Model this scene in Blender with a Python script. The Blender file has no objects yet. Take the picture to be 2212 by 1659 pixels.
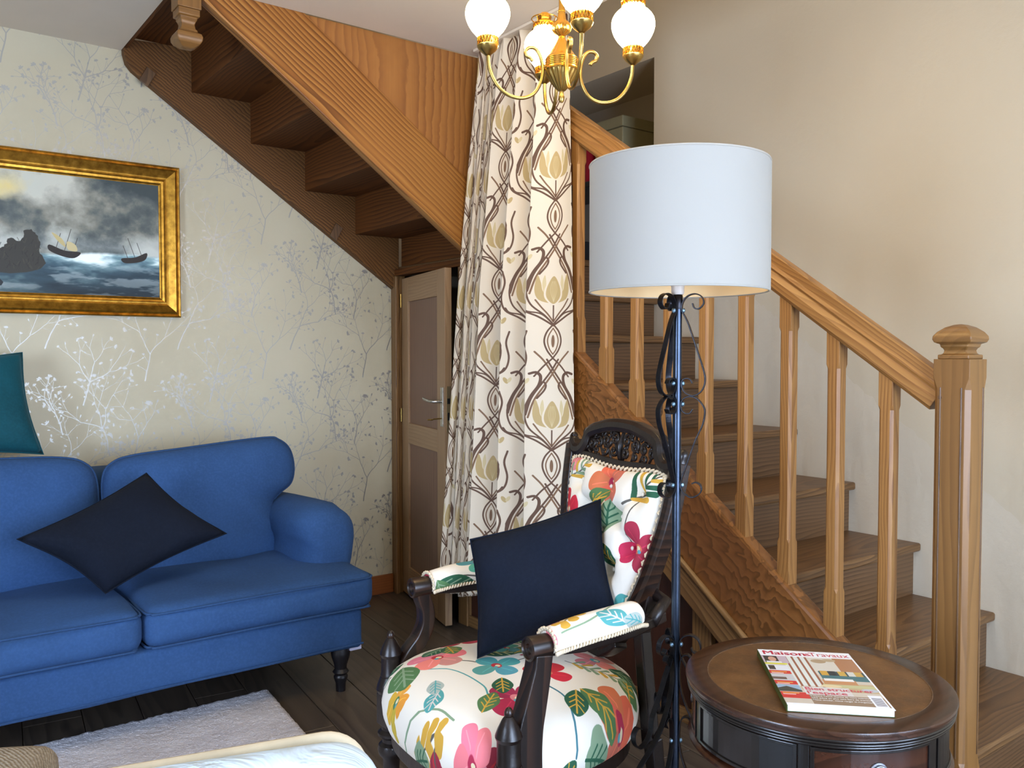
import bpy, bmesh, math, random
import numpy as np
from mathutils import Vector, Matrix, noise
PI = math.pi
SC = bpy.context.scene
COL = SC.collection

# ---------------------------------------------------------------- camera, light, exposure
CAM_H = 1.25
cd = bpy.data.cameras.new('camera'); cam = bpy.data.objects.new('camera', cd); COL.objects.link(cam)
cam.location = (0, 0, CAM_H)
cam.rotation_euler = (math.radians(90 - 1.9), 0, math.radians(-36.95))
cd.sensor_width = 36; cd.lens = 1853 / 2212 * 36; cd.clip_start = 0.05; cd.clip_end = 60
SC.camera = cam
SC.view_settings.view_transform = 'Standard'; SC.view_settings.look = 'None'
SC.view_settings.gamma = 1; SC.view_settings.use_curve_mapping = False
SC.view_settings.exposure = 0.38
SC.cycles.max_bounces = 8; SC.cycles.diffuse_bounces = 5
wd = bpy.data.worlds.new('sky'); SC.world = wd; wd.use_nodes = True
wd.node_tree.nodes['Background'].inputs[0].default_value = (0.55, 0.72, 1.0, 1)
wd.node_tree.nodes['Background'].inputs[1].default_value = 1.0

def area(name, loc, rot, sx, sy, power, color):
    l = bpy.data.lights.new(name, 'AREA'); l.shape = 'RECTANGLE'; l.size = sx; l.size_y = sy
    l.energy = power; l.color = color
    o = bpy.data.objects.new(name, l); o.location = loc; o.rotation_euler = rot; COL.objects.link(o); return o
DAY = (0.59, 0.735, 1.0)
area('window_light', (0.75, -1.93, 1.10), (math.radians(70), 0, 0), 1.3, 1.85, 150, DAY)
area('window_light', (2.25, -1.93, 1.10), (math.radians(70), 0, 0), 1.0, 1.85, 62, DAY)
area('side_window_light', (-2.33, 0.6, 1.10), (math.radians(70), 0, math.radians(-90)), 1.2, 1.85, 145, DAY)
area('upper_floor_light', (2.4, 2.6, 4.75), (0, 0, 0), 0.9, 0.9, 13, (1.0, 0.88, 0.74))
GLOBE_POWER = 43.0

# ---------------------------------------------------------------- helpers
def srgb(c):
    if isinstance(c, str):
        c = [int(c[i:i + 2], 16) for i in (1, 3, 5)]
    return tuple((x / 255 / 12.92) if x / 255 <= .04045 else ((x / 255 + .055) / 1.055) ** 2.4 for x in c) + (1,)

W = {}
def link(o, parent=None, M=None):
    M = M or Matrix.Identity(4)
    COL.objects.link(o)
    if parent is not None:
        o.parent = parent; o.matrix_basis = W[parent].inverted() @ M
    else:
        o.matrix_basis = M
    W[o] = M.copy()
    return o
def tag(o, label=None, cat=None, group=None, kind=None):
    for k, v in (('label', label), ('category', cat), ('group', group), ('kind', kind)):
        if v: o[k] = v
    return o
def thing(name, label, cat, loc=(0, 0, 0), group=None, rz=0):
    o = bpy.data.objects.new(name, None); o.empty_display_size = .1
    link(o, None, Matrix.Translation(loc) @ Matrix.Rotation(rz, 4, 'Z'))
    return tag(o, label, cat, group)
def sthing(name, loc=(0, 0, 0)):
    o = bpy.data.objects.new(name, None); link(o, None, Matrix.Translation(loc)); return tag(o, kind='structure')

def frame(origin, gx=(1, 0, 0), up=None):
    x = Vector(gx).normalized()
    u = Vector(up) if up else (Vector((0, 0, 1)) if abs(x.z) < .9 else Vector((0, 1, 0)))
    y = u.cross(x).normalized(); z = x.cross(y)
    M = Matrix((x, y, z)).transposed().to_4x4(); M.translation = Vector(origin)
    return M
def mw(name, vf, mat, parent=None, origin=None, gx=(1, 0, 0), up=None, uv=None, smooth=False, bevel=0, seg=2, subd=0, autos=None):
    """one mesh object from world-space verts; its local X follows gx (the grain)"""
    v, f = vf
    if origin is None:
        a = np.array([tuple(p) for p in v]); origin = tuple((a.min(0) + a.max(0)) / 2)
    M = frame(origin, gx, up); Mi = M.inverted()
    me = bpy.data.meshes.new(name)
    me.from_pydata([tuple(Mi @ Vector(p)) for p in v], [], [tuple(q) for q in f])
    bm = bmesh.new(); bm.from_mesh(me)
    bmesh.ops.recalc_face_normals(bm, faces=bm.faces); bm.to_mesh(me); bm.free()
    if uv is not None:
        ul = me.uv_layers.new(name='UVMap')
        for l in me.loops: ul.data[l.index].uv = uv[l.vertex_index]
    if smooth or autos:
        me.polygons.foreach_set('use_smooth', [True] * len(me.polygons))
    if autos:
        try: me.set_sharp_from_angle(angle=math.radians(autos))
        except Exception: pass
    me.materials.append(mat)
    o = bpy.data.objects.new(name, me)
    link(o, parent, M)
    if bevel:
        b = o.modifiers.new('b', 'BEVEL'); b.width = bevel; b.segments = seg; b.limit_method = 'ANGLE'; b.angle_limit = math.radians(40)
        b.harden_normals = False
    if subd:
        s = o.modifiers.new('s', 'SUBSURF'); s.levels = s.render_levels = subd
    return o
BF = [(0, 3, 2, 1), (4, 5, 6, 7), (0, 1, 5, 4), (1, 2, 6, 5), (2, 3, 7, 6), (3, 0, 4, 7)]
def bxv(lo, hi):
    (a, b, c), (d, e, f) = lo, hi
    return [(a, b, c), (d, b, c), (d, e, c), (a, e, c), (a, b, f), (d, b, f), (d, e, f), (a, e, f)], BF
def box(name, mat, parent, lo, hi, bevel=.002, grain=None, **k):
    s = [hi[i] - lo[i] for i in range(3)]
    g = grain if grain is not None else s.index(max(s))
    return mw(name, bxv(lo, hi), mat, parent, gx=[(1, 0, 0), (0, 1, 0), (0, 0, 1)][g], bevel=bevel, **k)
def join(*parts):
    v, f = [], []
    for a, b in parts:
        n = len(v); v += [tuple(p) for p in a]; f += [tuple(i + n for i in q) for q in b]
    return v, f
def prism(poly, d):
    """poly: 3D points in one plane, extruded by vector d"""
    n = len(poly); d = Vector(d)
    v = [tuple(p) for p in poly] + [tuple(Vector(p) + d) for p in poly]
    f = [tuple(range(n)), tuple(range(2 * n - 1, n - 1, -1))] + [(i, (i + 1) % n, n + (i + 1) % n, n + i) for i in range(n)]
    return v, f
def lathe(prof, c=(0, 0, 0), n=24, ax=None, square=False, sq_rot=0):
    """prof [(r,z)], rings around axis through c; square=True gives 4 sides"""
    v, f = [], []
    if square: n = 4
    for r, z in prof:
        for i in range(n):
            a = 2 * PI * i / n + (PI / 4 + sq_rot if square else 0)
            rr = r * math.sqrt(2) if square else r
            v.append((c[0] + rr * math.cos(a), c[1] + rr * math.sin(a), c[2] + z))
    m = len(prof)
    for j in range(m - 1):
        for i in range(n):
            f.append((j * n + i, j * n + (i + 1) % n, (j + 1) * n + (i + 1) % n, (j + 1) * n + i))
    f.append(tuple(range(n - 1, -1, -1))); f.append(tuple(range((m - 1) * n, m * n)))
    if ax is not None:
        M = frame(c, ax); R = M.to_3x3() @ Matrix.Rotation(PI / 2, 3, 'Y')
        C = Vector(c); v = [tuple(C + R @ (Vector(p) - C)) for p in v]
    return v, f
def catmull(P, n=6, closed=False):
    P = [Vector(p) for p in P]; out = []
    m = len(P); rng = range(m if closed else m - 1)
    for i in rng:
        p0 = P[(i - 1) % m] if (closed or i > 0) else P[0] * 2 - P[1]
        p1 = P[i]; p2 = P[(i + 1) % m]
        p3 = P[(i + 2) % m] if (closed or i + 2 < m) else P[-1] * 2 - P[-2]
        for k in range(n):
            t = k / n
            out.append(.5 * ((2 * p1) + (p2 - p0) * t + (2 * p0 - 5 * p1 + 4 * p2 - p3) * t * t + (3 * p1 - p0 - 3 * p2 + p3) * t ** 3))
    if not closed: out.append(P[-1])
    return out
def sweep(path, sect, closed=False, side=None, scale=None, cap=True):
    """sect: [(a,b)] cross-section; a along 'side', b along normal. side: fixed vector or None"""
    path = [Vector(p) for p in path]; m = len(path); v = []; f = []
    prev = None
    for i, p in enumerate(path):
        if closed: t = path[(i + 1) % m] - path[i - 1]
        else: t = path[min(i + 1, m - 1)] - path[max(i - 1, 0)]
        t = t.normalized() if t.length > 1e-9 else Vector((0, 0, 1))
        if side is not None:
            s = Vector(side); s = s - t * s.dot(t); s.normalize()
        else:
            if prev is None:
                s = t.orthogonal().normalized()
            else:
                s = prev - t * prev.dot(t); s.normalize()
            prev = s
        nn = t.cross(s)
        k = scale[i] if scale else 1
        if not isinstance(k, (tuple, list)): k = (k, k)
        for a, b in sect: v.append(tuple(p + s * a * k[0] + nn * b * k[1]))
    q = len(sect)
    for i in range(m if closed else m - 1):
        j = (i + 1) % m
        for k in range(q):
            f.append((i * q + k, i * q + (k + 1) % q, j * q + (k + 1) % q, j * q + k))
    if not closed and cap:
        f.append(tuple(range(q - 1, -1, -1))); f.append(tuple(range((m - 1) * q, m * q)))
    return v, f
def circ(r, n=10, r2=None): return [(r * math.cos(2 * PI * i / n), (r2 or r) * math.sin(2 * PI * i / n)) for i in range(n)]
def rect(w, t): return [(-w / 2, -t / 2), (w / 2, -t / 2), (w / 2, t / 2), (-w / 2, t / 2)]
def tube(path, r, n=10, closed=False, scale=None): return sweep(path, circ(r, n), closed, scale=scale)

def rbox(lo, hi, r, n=10, puff=(0, 0, 0), fn=None):
    """rounded, puffed box"""
    c = [(lo[i] + hi[i]) / 2 for i in range(3)]; h = [(hi[i] - lo[i]) / 2 for i in range(3)]
    v = []; f = []; idx = {}
    def vid(p):
        k = tuple(round(x, 6) for x in p)
        if k not in idx: idx[k] = len(v); v.append(k)
        return idx[k]
    def pt(a):
        # a in [-1,1]^3 on cube surface, denser near edges
        q = [h[i] * math.sin(a[i] * PI / 2) if abs(a[i]) < 1 else h[i] * a[i] for i in range(3)]
        inner = [max(-(h[i] - r), min(h[i] - r, q[i])) for i in range(3)]
        d = Vector([q[i] - inner[i] for i in range(3)])
        if d.length > 1e-9: d = d.normalized() * r
        p = [inner[i] + d[i] for i in range(3)]
        u = [p[i] / h[i] for i in range(3)]
        for ax in range(3):
            if puff[ax]:
                o = [k for k in range(3) if k != ax]
                w = max(0, 1 - abs(u[o[0]]) ** 2.5) * max(0, 1 - abs(u[o[1]]) ** 2.5)
                p[ax] += puff[ax] * w * max(-1, min(1, u[ax] * 1.2))
        p = [p[i] + c[i] for i in range(3)]
        return fn(p, u) if fn else p
    for ax in range(3):
        o = [k for k in range(3) if k != ax]
        for sgn in (-1, 1):
            g = []
            for i in range(n + 1):
                row = []
                for j in range(n + 1):
                    a = [0, 0, 0]; a[ax] = sgn; a[o[0]] = -1 + 2 * i / n; a[o[1]] = -1 + 2 * j / n
                    row.append(vid(pt(a)))
                g.append(row)
            for i in range(n):
                for j in range(n):
                    q = (g[i][j], g[i + 1][j], g[i + 1][j + 1], g[i][j + 1])
                    if len(set(q)) > 2:
                        q = tuple(dict.fromkeys(q)); f.append(q)
    return v, f

def inflate(outline, O, es, et, en, front, back=0.0, rings=12, p=3.0, q=.5, dimple=None, uvs=2.0, uvo=(0, 0)):
    """cushion from a closed (s,t) outline in the plane O,es,et; bulges along en"""
    O, es, et, en = Vector(O), Vector(es), Vector(et), Vector(en)
    n = len(outline); cx = sum(a for a, b in outline) / n; cy = sum(b for a, b in outline) / n
    v = []; uv = []; f = []
    def add(s, t, h):
        v.append(tuple(O + es * s + et * t + en * h)); uv.append((uvo[0] + s * uvs, uvo[1] + t * uvs))
    def layer(th, sgn, first):
        for k in range(1 if not first else 0, rings):
            tt = k / rings; sc = 1 - tt ** 1.15
            h = th * (1 - (1 - tt) ** p) ** q
            for a, b in outline:
                s, t = cx + (a - cx) * sc, cy + (b - cy) * sc
                hh = h
                if dimple and sgn > 0: hh += dimple(s, t, min(1, tt * 5))
                add(s, t, sgn * hh)
        hh = th + (dimple(cx, cy, 1) if dimple and sgn > 0 else 0)
        add(cx, cy, sgn * hh)
    layer(front, 1, True)
    for k in range(rings - 1):
        for i in range(n): f.append((k * n + i, k * n + (i + 1) % n, (k + 1) * n + (i + 1) % n, (k + 1) * n + i))
    c0 = rings * n
    for i in range(n): f.append(((rings - 1) * n + i, (rings - 1) * n + (i + 1) % n, c0))
    base = len(v)
    layer(back, -1, False)
    def idb(k, i): return i % n if k == 0 else base + (k - 1) * n + i % n
    for k in range(rings - 1):
        for i in range(n): f.append((idb(k, i), idb(k + 1, i), idb(k + 1, i + 1), idb(k, i + 1)))
    c1 = len(v) - 1
    for i in range(n): f.append((idb(rings - 1, i), c1, idb(rings - 1, i + 1)))
    return (v, f), uv

def pillow(c4, thick, n=22, pinch=.06, wob=0.01, seed=1, inflate_p=.55, nrm=None):
    """square cushion through four corner points bl,br,tr,tl"""
    bl, br, tr, tl = [Vector(c) for c in c4]
    N = nrm or (br - bl).cross(tl - bl).normalized()
    v = []; f = []; cen = (bl + br + tr + tl) / 4
    for sgn in (1, -1):
        for i in range(n + 1):
            for j in range(n + 1):
                a, b = i / n, j / n
                P = bl * (1 - a) * (1 - b) + br * a * (1 - b) + tr * a * b + tl * (1 - a) * b
                u, w = 2 * a - 1, 2 * b - 1
                # edges bow inward between the corners
                k = pinch * ((1 - u * u) * w * w + (1 - w * w) * u * u)
                P = P + (cen - P) * k * 1.6
                h = (max(0, (1 - u ** 4) * (1 - w ** 4))) ** inflate_p * thick / 2
                e = noise.noise(Vector((u * 1.7 + seed * 7, w * 1.7, sgn * .3))) * wob * min(1, h / thick * 4)
                v.append(tuple(P + N * (sgn * h + e)))
    m = (n + 1) ** 2
    for s in (0, 1):
        for i in range(n):
            for j in range(n):
                a = s * m + i * (n + 1) + j
                q = (a, a + n + 1, a + n + 2, a + 1)
                f.append(q if s == 0 else q[::-1])
    # merge the rims
    rim = {}
    for i in range(n + 1):
        for j in range(n + 1):
            if i in (0, n) or j in (0, n): rim[m + i * (n + 1) + j] = i * (n + 1) + j
    f = [tuple(rim.get(i, i) for i in q) for q in f]
    used = sorted({i for q in f for i in q}); mp = {o: k for k, o in enumerate(used)}
    return [v[i] for i in used], [tuple(mp[i] for i in q) for q in f]

# ---------------------------------------------------------------- materials
class NT:
    def __init__(s, name):
        s.m = bpy.data.materials.new(name); s.m.use_nodes = True; s.t = s.m.node_tree; s.b = s.t.nodes['Principled BSDF']
    def n(s, typ, **k):
        nd = s.t.nodes.new('ShaderNode' + typ)
        for a, b in k.items(): setattr(nd, a, b)
        return nd
    def l(s, a, b): s.t.links.new(a, b)
    def set(s, nd, **k):
        for a, b in k.items(): nd.inputs[a.replace('_', ' ')].default_value = b
        return nd
    def coord(s, mode='Object', scale=(1, 1, 1), rnd=True):
        tc = s.n('TexCoord'); out = tc.outputs[mode]
        if rnd:
            oi = s.n('ObjectInfo'); vm = s.n('VectorMath', operation='SCALE'); vm.inputs[0].default_value = (5.3, 1.7, 2.9)
            s.l(oi.outputs['Random'], vm.inputs['Scale'])
            ad = s.n('VectorMath', operation='ADD'); s.l(out, ad.inputs[0]); s.l(vm.outputs[0], ad.inputs[1]); out = ad.outputs[0]
        mu = s.n('VectorMath', operation='MULTIPLY'); s.l(out, mu.inputs[0]); mu.inputs[1].default_value = scale
        return mu.outputs[0]
    def noise(s, vec, scale, detail=4, rough=.55, dist=0):
        nd = s.n('TexNoise'); s.l(vec, nd.inputs['Vector']); s.set(nd, Scale=scale, Detail=detail, Roughness=rough, Distortion=dist)
        return nd.outputs['Fac']
    def ramp(s, fac, stops):
        r = s.n('ValToRGB'); e = r.color_ramp.elements
        while len(e) < len(stops): e.new(.5)
        for i, (p, c) in enumerate(stops): e[i].position = p; e[i].color = c if len(c) == 4 else (*c, 1)
        s.l(fac, r.inputs[0]); return r.outputs[0]
    def mix(s, a, b, fac, mode='MIX'):
        m = s.n('Mix', data_type='RGBA', blend_type=mode)
        for sock, x in ((m.inputs[6], a), (m.inputs[7], b), (m.inputs[0], fac)):
            if hasattr(x, 'type') and not isinstance(x, (tuple, float, int)): s.l(x, sock)
            else: sock.default_value = x
        return m.outputs[2]
    def bump(s, h, strength=.3, dist=.002):
        b = s.n('Bump'); s.l(h, b.inputs['Height']); s.set(b, Strength=strength, Distance=dist); s.l(b.outputs[0], s.b.inputs['Normal'])
    def out(s, color=None, rough=.5, metal=0, spec=None):
        if color is not None:
            if hasattr(color, 'type') and not isinstance(color, tuple): s.l(color, s.b.inputs['Base Color'])
            else: s.b.inputs['Base Color'].default_value = color
        if hasattr(rough, 'type') and not isinstance(rough, (float, int)): s.l(rough, s.b.inputs['Roughness'])
        else: s.b.inputs['Roughness'].default_value = rough
        s.b.inputs['Metallic'].default_value = metal
        if spec is not None: s.b.inputs['Specular IOR Level'].default_value = spec
        return s.m

def wood(name, dark, mid, light, ring=26, rough=.42, fiber=.35, burl=0, spec=.5, xs=.12, con=1.0):
    """boards sawn from a log: rings round an axis just behind the board, bent by noise"""
    t = NT(name); p = t.coord(scale=(1, 1, 1))
    tc = t.n('TexCoord'); oi = t.n('ObjectInfo'); vm = t.n('VectorMath', operation='SCALE'); vm.inputs[0].default_value = (9.1, .10, .05); t.l(oi.outputs['Random'], vm.inputs['Scale'])
    ad = t.n('VectorMath', operation='ADD'); t.l(tc.outputs['Object'], ad.inputs[0]); t.l(vm.outputs[0], ad.inputs[1])
    sx = t.n('VectorMath', operation='MULTIPLY_ADD'); t.l(ad.outputs[0], sx.inputs[0]); sx.inputs[1].default_value = (xs, 1, 1); sx.inputs[2].default_value = (0, -.04, .045)
    nv = t.n('VectorMath', operation='MULTIPLY'); t.l(p, nv.inputs[0]); nv.inputs[1].default_value = (1.3, 4.5, 4.5)
    nz = t.n('TexNoise'); t.l(nv.outputs[0], nz.inputs['Vector']); t.set(nz, Scale=1.0, Detail=2.5, Roughness=.5)
    sb = t.n('VectorMath', operation='SCALE'); t.l(nz.outputs['Color'], sb.inputs[0]); sb.inputs['Scale'].default_value = .085
    a1 = t.n('VectorMath', operation='ADD'); t.l(sx.outputs[0], a1.inputs[0]); t.l(sb.outputs[0], a1.inputs[1]); ps = a1.outputs[0]
    if burl:
        n2 = t.n('TexNoise'); t.l(p, n2.inputs['Vector']); t.set(n2, Scale=3.4, Detail=3, Roughness=.6, Distortion=2.2)
        s2 = t.n('VectorMath', operation='SCALE'); t.l(n2.outputs['Color'], s2.inputs[0]); s2.inputs['Scale'].default_value = burl
        a2 = t.n('VectorMath', operation='ADD'); t.l(ps, a2.inputs[0]); t.l(s2.outputs[0], a2.inputs[1]); ps = a2.outputs[0]
    wv = t.n('TexWave', wave_type='RINGS', rings_direction='X', wave_profile='SAW'); t.l(ps, wv.inputs['Vector'])
    t.set(wv, Scale=ring, Distortion=1.2, Detail=2.0, Detail_Scale=1.6, Detail_Roughness=.6)
    big = t.noise(p, 3.0, 3)
    fb = t.n('VectorMath', operation='MULTIPLY'); t.l(p, fb.inputs[0]); fb.inputs[1].default_value = (4, 170, 170)
    fn = t.noise(fb.outputs[0], 1, 3, .6)
    base = t.ramp(wv.outputs['Fac'], [(0, srgb(light)), (.55, srgb(mid)), (.9, srgb(dark)), (1, srgb(mid))])
    base = t.mix(base, srgb(mid), t.ramp(big, [(.32, (1 - 1.0 * con,) * 3), (.72, (1 - .5 * con,) * 3)]), 'MIX')
    base = t.mix(base, srgb(dark), t.ramp(fn, [(.42, (0, 0, 0)), (.72, (fiber,) * 3)]), 'MIX')
    base = t.mix(base, srgb(light), t.ramp(t.noise(p, 1.6, 2), [(.45, (0, 0, 0)), (.8, (.3,) * 3)]), 'MIX')
    t.bump(fn, .12, .001)
    return t.out(base, rough, 0, spec)
def plain(name, c, rough=.5, metal=0, ns=0, amt=.1, bumps=0, bscale=60, spec=None):
    t = NT(name); c = srgb(c)
    colr = c
    if ns:
        f = t.noise(t.coord(), ns, 4); d = tuple(x * (1 - amt) for x in c[:3]); l = tuple(min(1, x * (1 + amt)) for x in c[:3])
        colr = t.ramp(f, [(.3, d), (.7, l)])
    if bumps: t.bump(t.noise(t.coord(), bscale, 4), bumps, .003)
    return t.out(colr, rough, metal, spec)
def fabric(name, c, amt=.18, weave=900, rough=.9, sheen=.3, big=5, bump=.35, sc=None):
    t = NT(name); c = srgb(c); p = t.coord()
    f1 = t.noise(p, big, 4); m = t.noise(p, 120, 3)
    col = t.ramp(f1, [(.3, tuple(x * (1 - amt) for x in c[:3])), (.7, tuple(min(1, x * (1 + amt)) for x in c[:3]))])
    col = t.mix(col, tuple(min(1, x * 1.6 + .003) for x in c[:3]) + (1,), t.ramp(m, [(.42, (0, 0, 0)), (.72, (.32,) * 3)]))
    w = t.noise(p, weave, 2); fold = t.noise(p, 9, 3)
    ad = t.n('Math', operation='ADD'); t.l(w, ad.inputs[0]); mf = t.n('Math', operation='MULTIPLY'); t.l(fold, mf.inputs[0]); mf.inputs[1].default_value = 3.5; t.l(mf.outputs[0], ad.inputs[1])
    t.bump(ad.outputs[0], bump, .004)
    m = t.out(col, rough, 0, .2); t.b.inputs['Sheen Weight'].default_value = sheen
    t.b.inputs['Sheen Tint'].default_value = sc or tuple(min(1, x * 2 + .1) for x in c[:3]) + (1,)
    return m
def imgmat(name, img, rough=.7, bumps=0, weave=500, spec=.3, mode='UV'):
    t = NT(name); tc = t.n('TexCoord'); im = t.n('TexImage'); im.image = img; im.extension = 'REPEAT'
    t.l(tc.outputs[mode], im.inputs['Vector'])
    if bumps: t.bump(t.noise(t.coord(), weave, 2), bumps, .002)
    return t.out(im.outputs['Color'], rough, 0, spec)

# ---------------------------------------------------------------- a small painter for printed cloth, paper and canvas
class Cv:
    def __init__(s, w, h, bg, ax=1.0, ay=1.0, wrap=False):
        """ax, ay: size of the picture in its own units"""
        s.w, s.h, s.ax, s.ay, s.wrap = w, h, ax, ay, wrap
        s.a = np.empty((h, w, 3), np.float32); s.a[:] = np.array(bg, np.float32) / 255 if max(bg) > 1 else bg
    def _apply(s, x0, y0, x1, y1, fn, col, alpha):
        px, py = s.w / s.ax, s.h / s.ay
        offs = [(i, j) for i in (-1, 0, 1) for j in (-1, 0, 1)] if s.wrap else [(0, 0)]
        for i, j in offs:
            ox, oy = i * s.ax, j * s.ay
            a = max(0, int((x0 + ox) * px) - 1); b = min(s.w, int((x1 + ox) * px) + 2)
            c = max(0, int((y0 + oy) * py) - 1); d = min(s.h, int((y1 + oy) * py) + 2)
            if a >= b or c >= d: continue
            X, Y = np.meshgrid((np.arange(a, b) + .5) / px - ox, (np.arange(c, d) + .5) / py - oy)
            al = fn(X, Y, px) * alpha
            al = al[..., None]
            s.a[c:d, a:b] = s.a[c:d, a:b] * (1 - al) + np.array(col[:3], np.float32) / 255 * al
    def stroke(s, pts, wid, col, alpha=1):
        n = len(pts)
        ws = wid if isinstance(wid, (list, tuple)) else [wid] * n
        xs = [p[0] for p in pts]; ys = [p[1] for p in pts]; m = max(ws)
        def fn(X, Y, px):
            out = np.full(X.shape, 1e9)
            for i in range(n - 1):
                x0, y0, x1, y1 = xs[i], ys[i], xs[i + 1], ys[i + 1]; dx, dy = x1 - x0, y1 - y0; L = dx * dx + dy * dy + 1e-12
                t = np.clip(((X - x0) * dx + (Y - y0) * dy) / L, 0, 1)
                d = np.hypot(X - x0 - t * dx, Y - y0 - t * dy) - (ws[i] + (ws[i + 1] - ws[i]) * t) / 2
                out = np.minimum(out, d)
            return np.clip(.5 - out * px, 0, 1)
        s._apply(min(xs) - m, min(ys) - m, max(xs) + m, max(ys) + m, fn, col, alpha)
    def poly(s, pts, col, alpha=1):
        P = np.array([(p[0], p[1]) for p in pts], float); n = len(P)
        def fn(X, Y, px):
            ins = np.zeros(X.shape, bool); d = np.full(X.shape, 1e9)
            for i in range(n):
                x0, y0 = P[i]; x1, y1 = P[(i + 1) % n]
                c = ((y0 > Y) != (y1 > Y)) & (X < (x1 - x0) * (Y - y0) / (y1 - y0 + 1e-15) + x0)
                ins ^= c
                dx, dy = x1 - x0, y1 - y0; t = np.clip(((X - x0) * dx + (Y - y0) * dy) / (dx * dx + dy * dy + 1e-12), 0, 1)
                d = np.minimum(d, np.hypot(X - x0 - t * dx, Y - y0 - t * dy))
            return np.clip(.5 + np.where(ins, d, -d) * px, 0, 1)
        m = P.min(0); M = P.max(0); s._apply(m[0], m[1], M[0], M[1], fn, col, alpha)
    def ell(s, cx, cy, rx, ry, rot, col, alpha=1, soft=0):
        c, sn = math.cos(rot), math.sin(rot); R = max(rx, ry)
        def fn(X, Y, px):
            u = ((X - cx) * c + (Y - cy) * sn) / rx; v = (-(X - cx) * sn + (Y - cy) * c) / ry
            d = (np.hypot(u, v) - 1) * min(rx, ry)
            return np.clip(.5 - d * px, 0, 1) if not soft else np.clip(-d / (min(rx, ry) * soft), 0, 1)
        s._apply(cx - R, cy - R, cx + R, cy + R, fn, col, alpha)
    def rect(s, x0, y0, x1, y1, col, alpha=1): s.poly([(x0, y0), (x1, y0), (x1, y1), (x0, y1)], col, alpha)
    def image(s, name, data=False):
        im = bpy.data.images.new(name, s.w, s.h)
        if data: im.colorspace_settings.name = 'Non-Color'
        buf = np.ones((s.h, s.w, 4), np.float32); buf[..., :3] = np.clip(s.a, 0, 1)
        im.pixels.foreach_set(buf.ravel()); im.update(); im.pack()
        return im
def sp(pts, n=6, closed=False): return [(p.x, p.y) for p in catmull([(a, b, 0) for a, b in pts], n, closed)]
# ---------------------------------------------------------------- printed patterns
RN = random.Random(7)
def twig(cv, x, y, ang, ln, wd, col, depth, R):
    pts = [(x, y)]; a = ang; n = 6
    for i in range(n):
        a += R.uniform(-.17, .17); x += ln / n * math.cos(a); y += ln / n * math.sin(a); pts.append((x, y))
    cv.stroke(pts, [wd + (wd * .75 - wd) * i / n for i in range(n + 1)], col)
    def bloom(px, py, s, a0):
        r = R.random()
        if r < .45:
            for k in range(R.choice((3, 3, 4, 5))):
                b = a0 + (k - 1.5) * R.uniform(.7, 1.0)
                cv.ell(px + s * .8 * math.cos(b), py + s * .8 * math.sin(b), s * .85, s * .42, b, col)
        elif r < .85:
            cv.ell(px + s * .7 * math.cos(a0), py + s * .7 * math.sin(a0), s * 1.0, s * .5, a0, col)
    if depth == 0:
        bloom(x, y, R.uniform(.005, .008), a); return
    k = 2 if R.random() < .7 else 3
    for j in range(k):
        b = a + (j - (k - 1) / 2) * R.uniform(.6, .95) + R.uniform(-.15, .15)
        if math.sin(b) < -.05: b = PI / 2 + (b - PI / 2) * .4
        twig(cv, x, y, b, ln * R.uniform(.68, .92), wd * .70, col, depth - 1, R)
    for p in pts[2:5]:
        if R.random() < .38:
            b = a + R.choice((-1, 1)) * R.uniform(.6, 1.0); l2 = R.uniform(.02, .045)
            q = (p[0] + l2 * .5 * math.cos(b), p[1] + l2 * .5 * math.sin(b)); b += R.uniform(-.3, .3); q2 = (q[0] + l2 * .5 * math.cos(b), q[1] + l2 * .5 * math.sin(b))
            cv.stroke([p, q, q2], [wd * .45, wd * .35, wd * .28], col); bloom(q2[0], q2[1], R.uniform(.004, .0065), b)
cv = Cv(860, 1024, (0, 0, 0), .53, .64, True)
for (x, y, a, l, d) in ((.06, .0, 1.35, .125, 4), (.30, .18, 1.8, .12, 4), (.45, .50, 1.5, .12, 4), (.20, .40, 1.25, .10, 3), (.40, .16, 1.3, .09, 3), (.12, .28, 1.9, .09, 3)):
    twig(cv, x, y, a, l, .0062, (255, 255, 255), d, RN)
IM_WALL = cv.image('branch_print', True)

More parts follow.
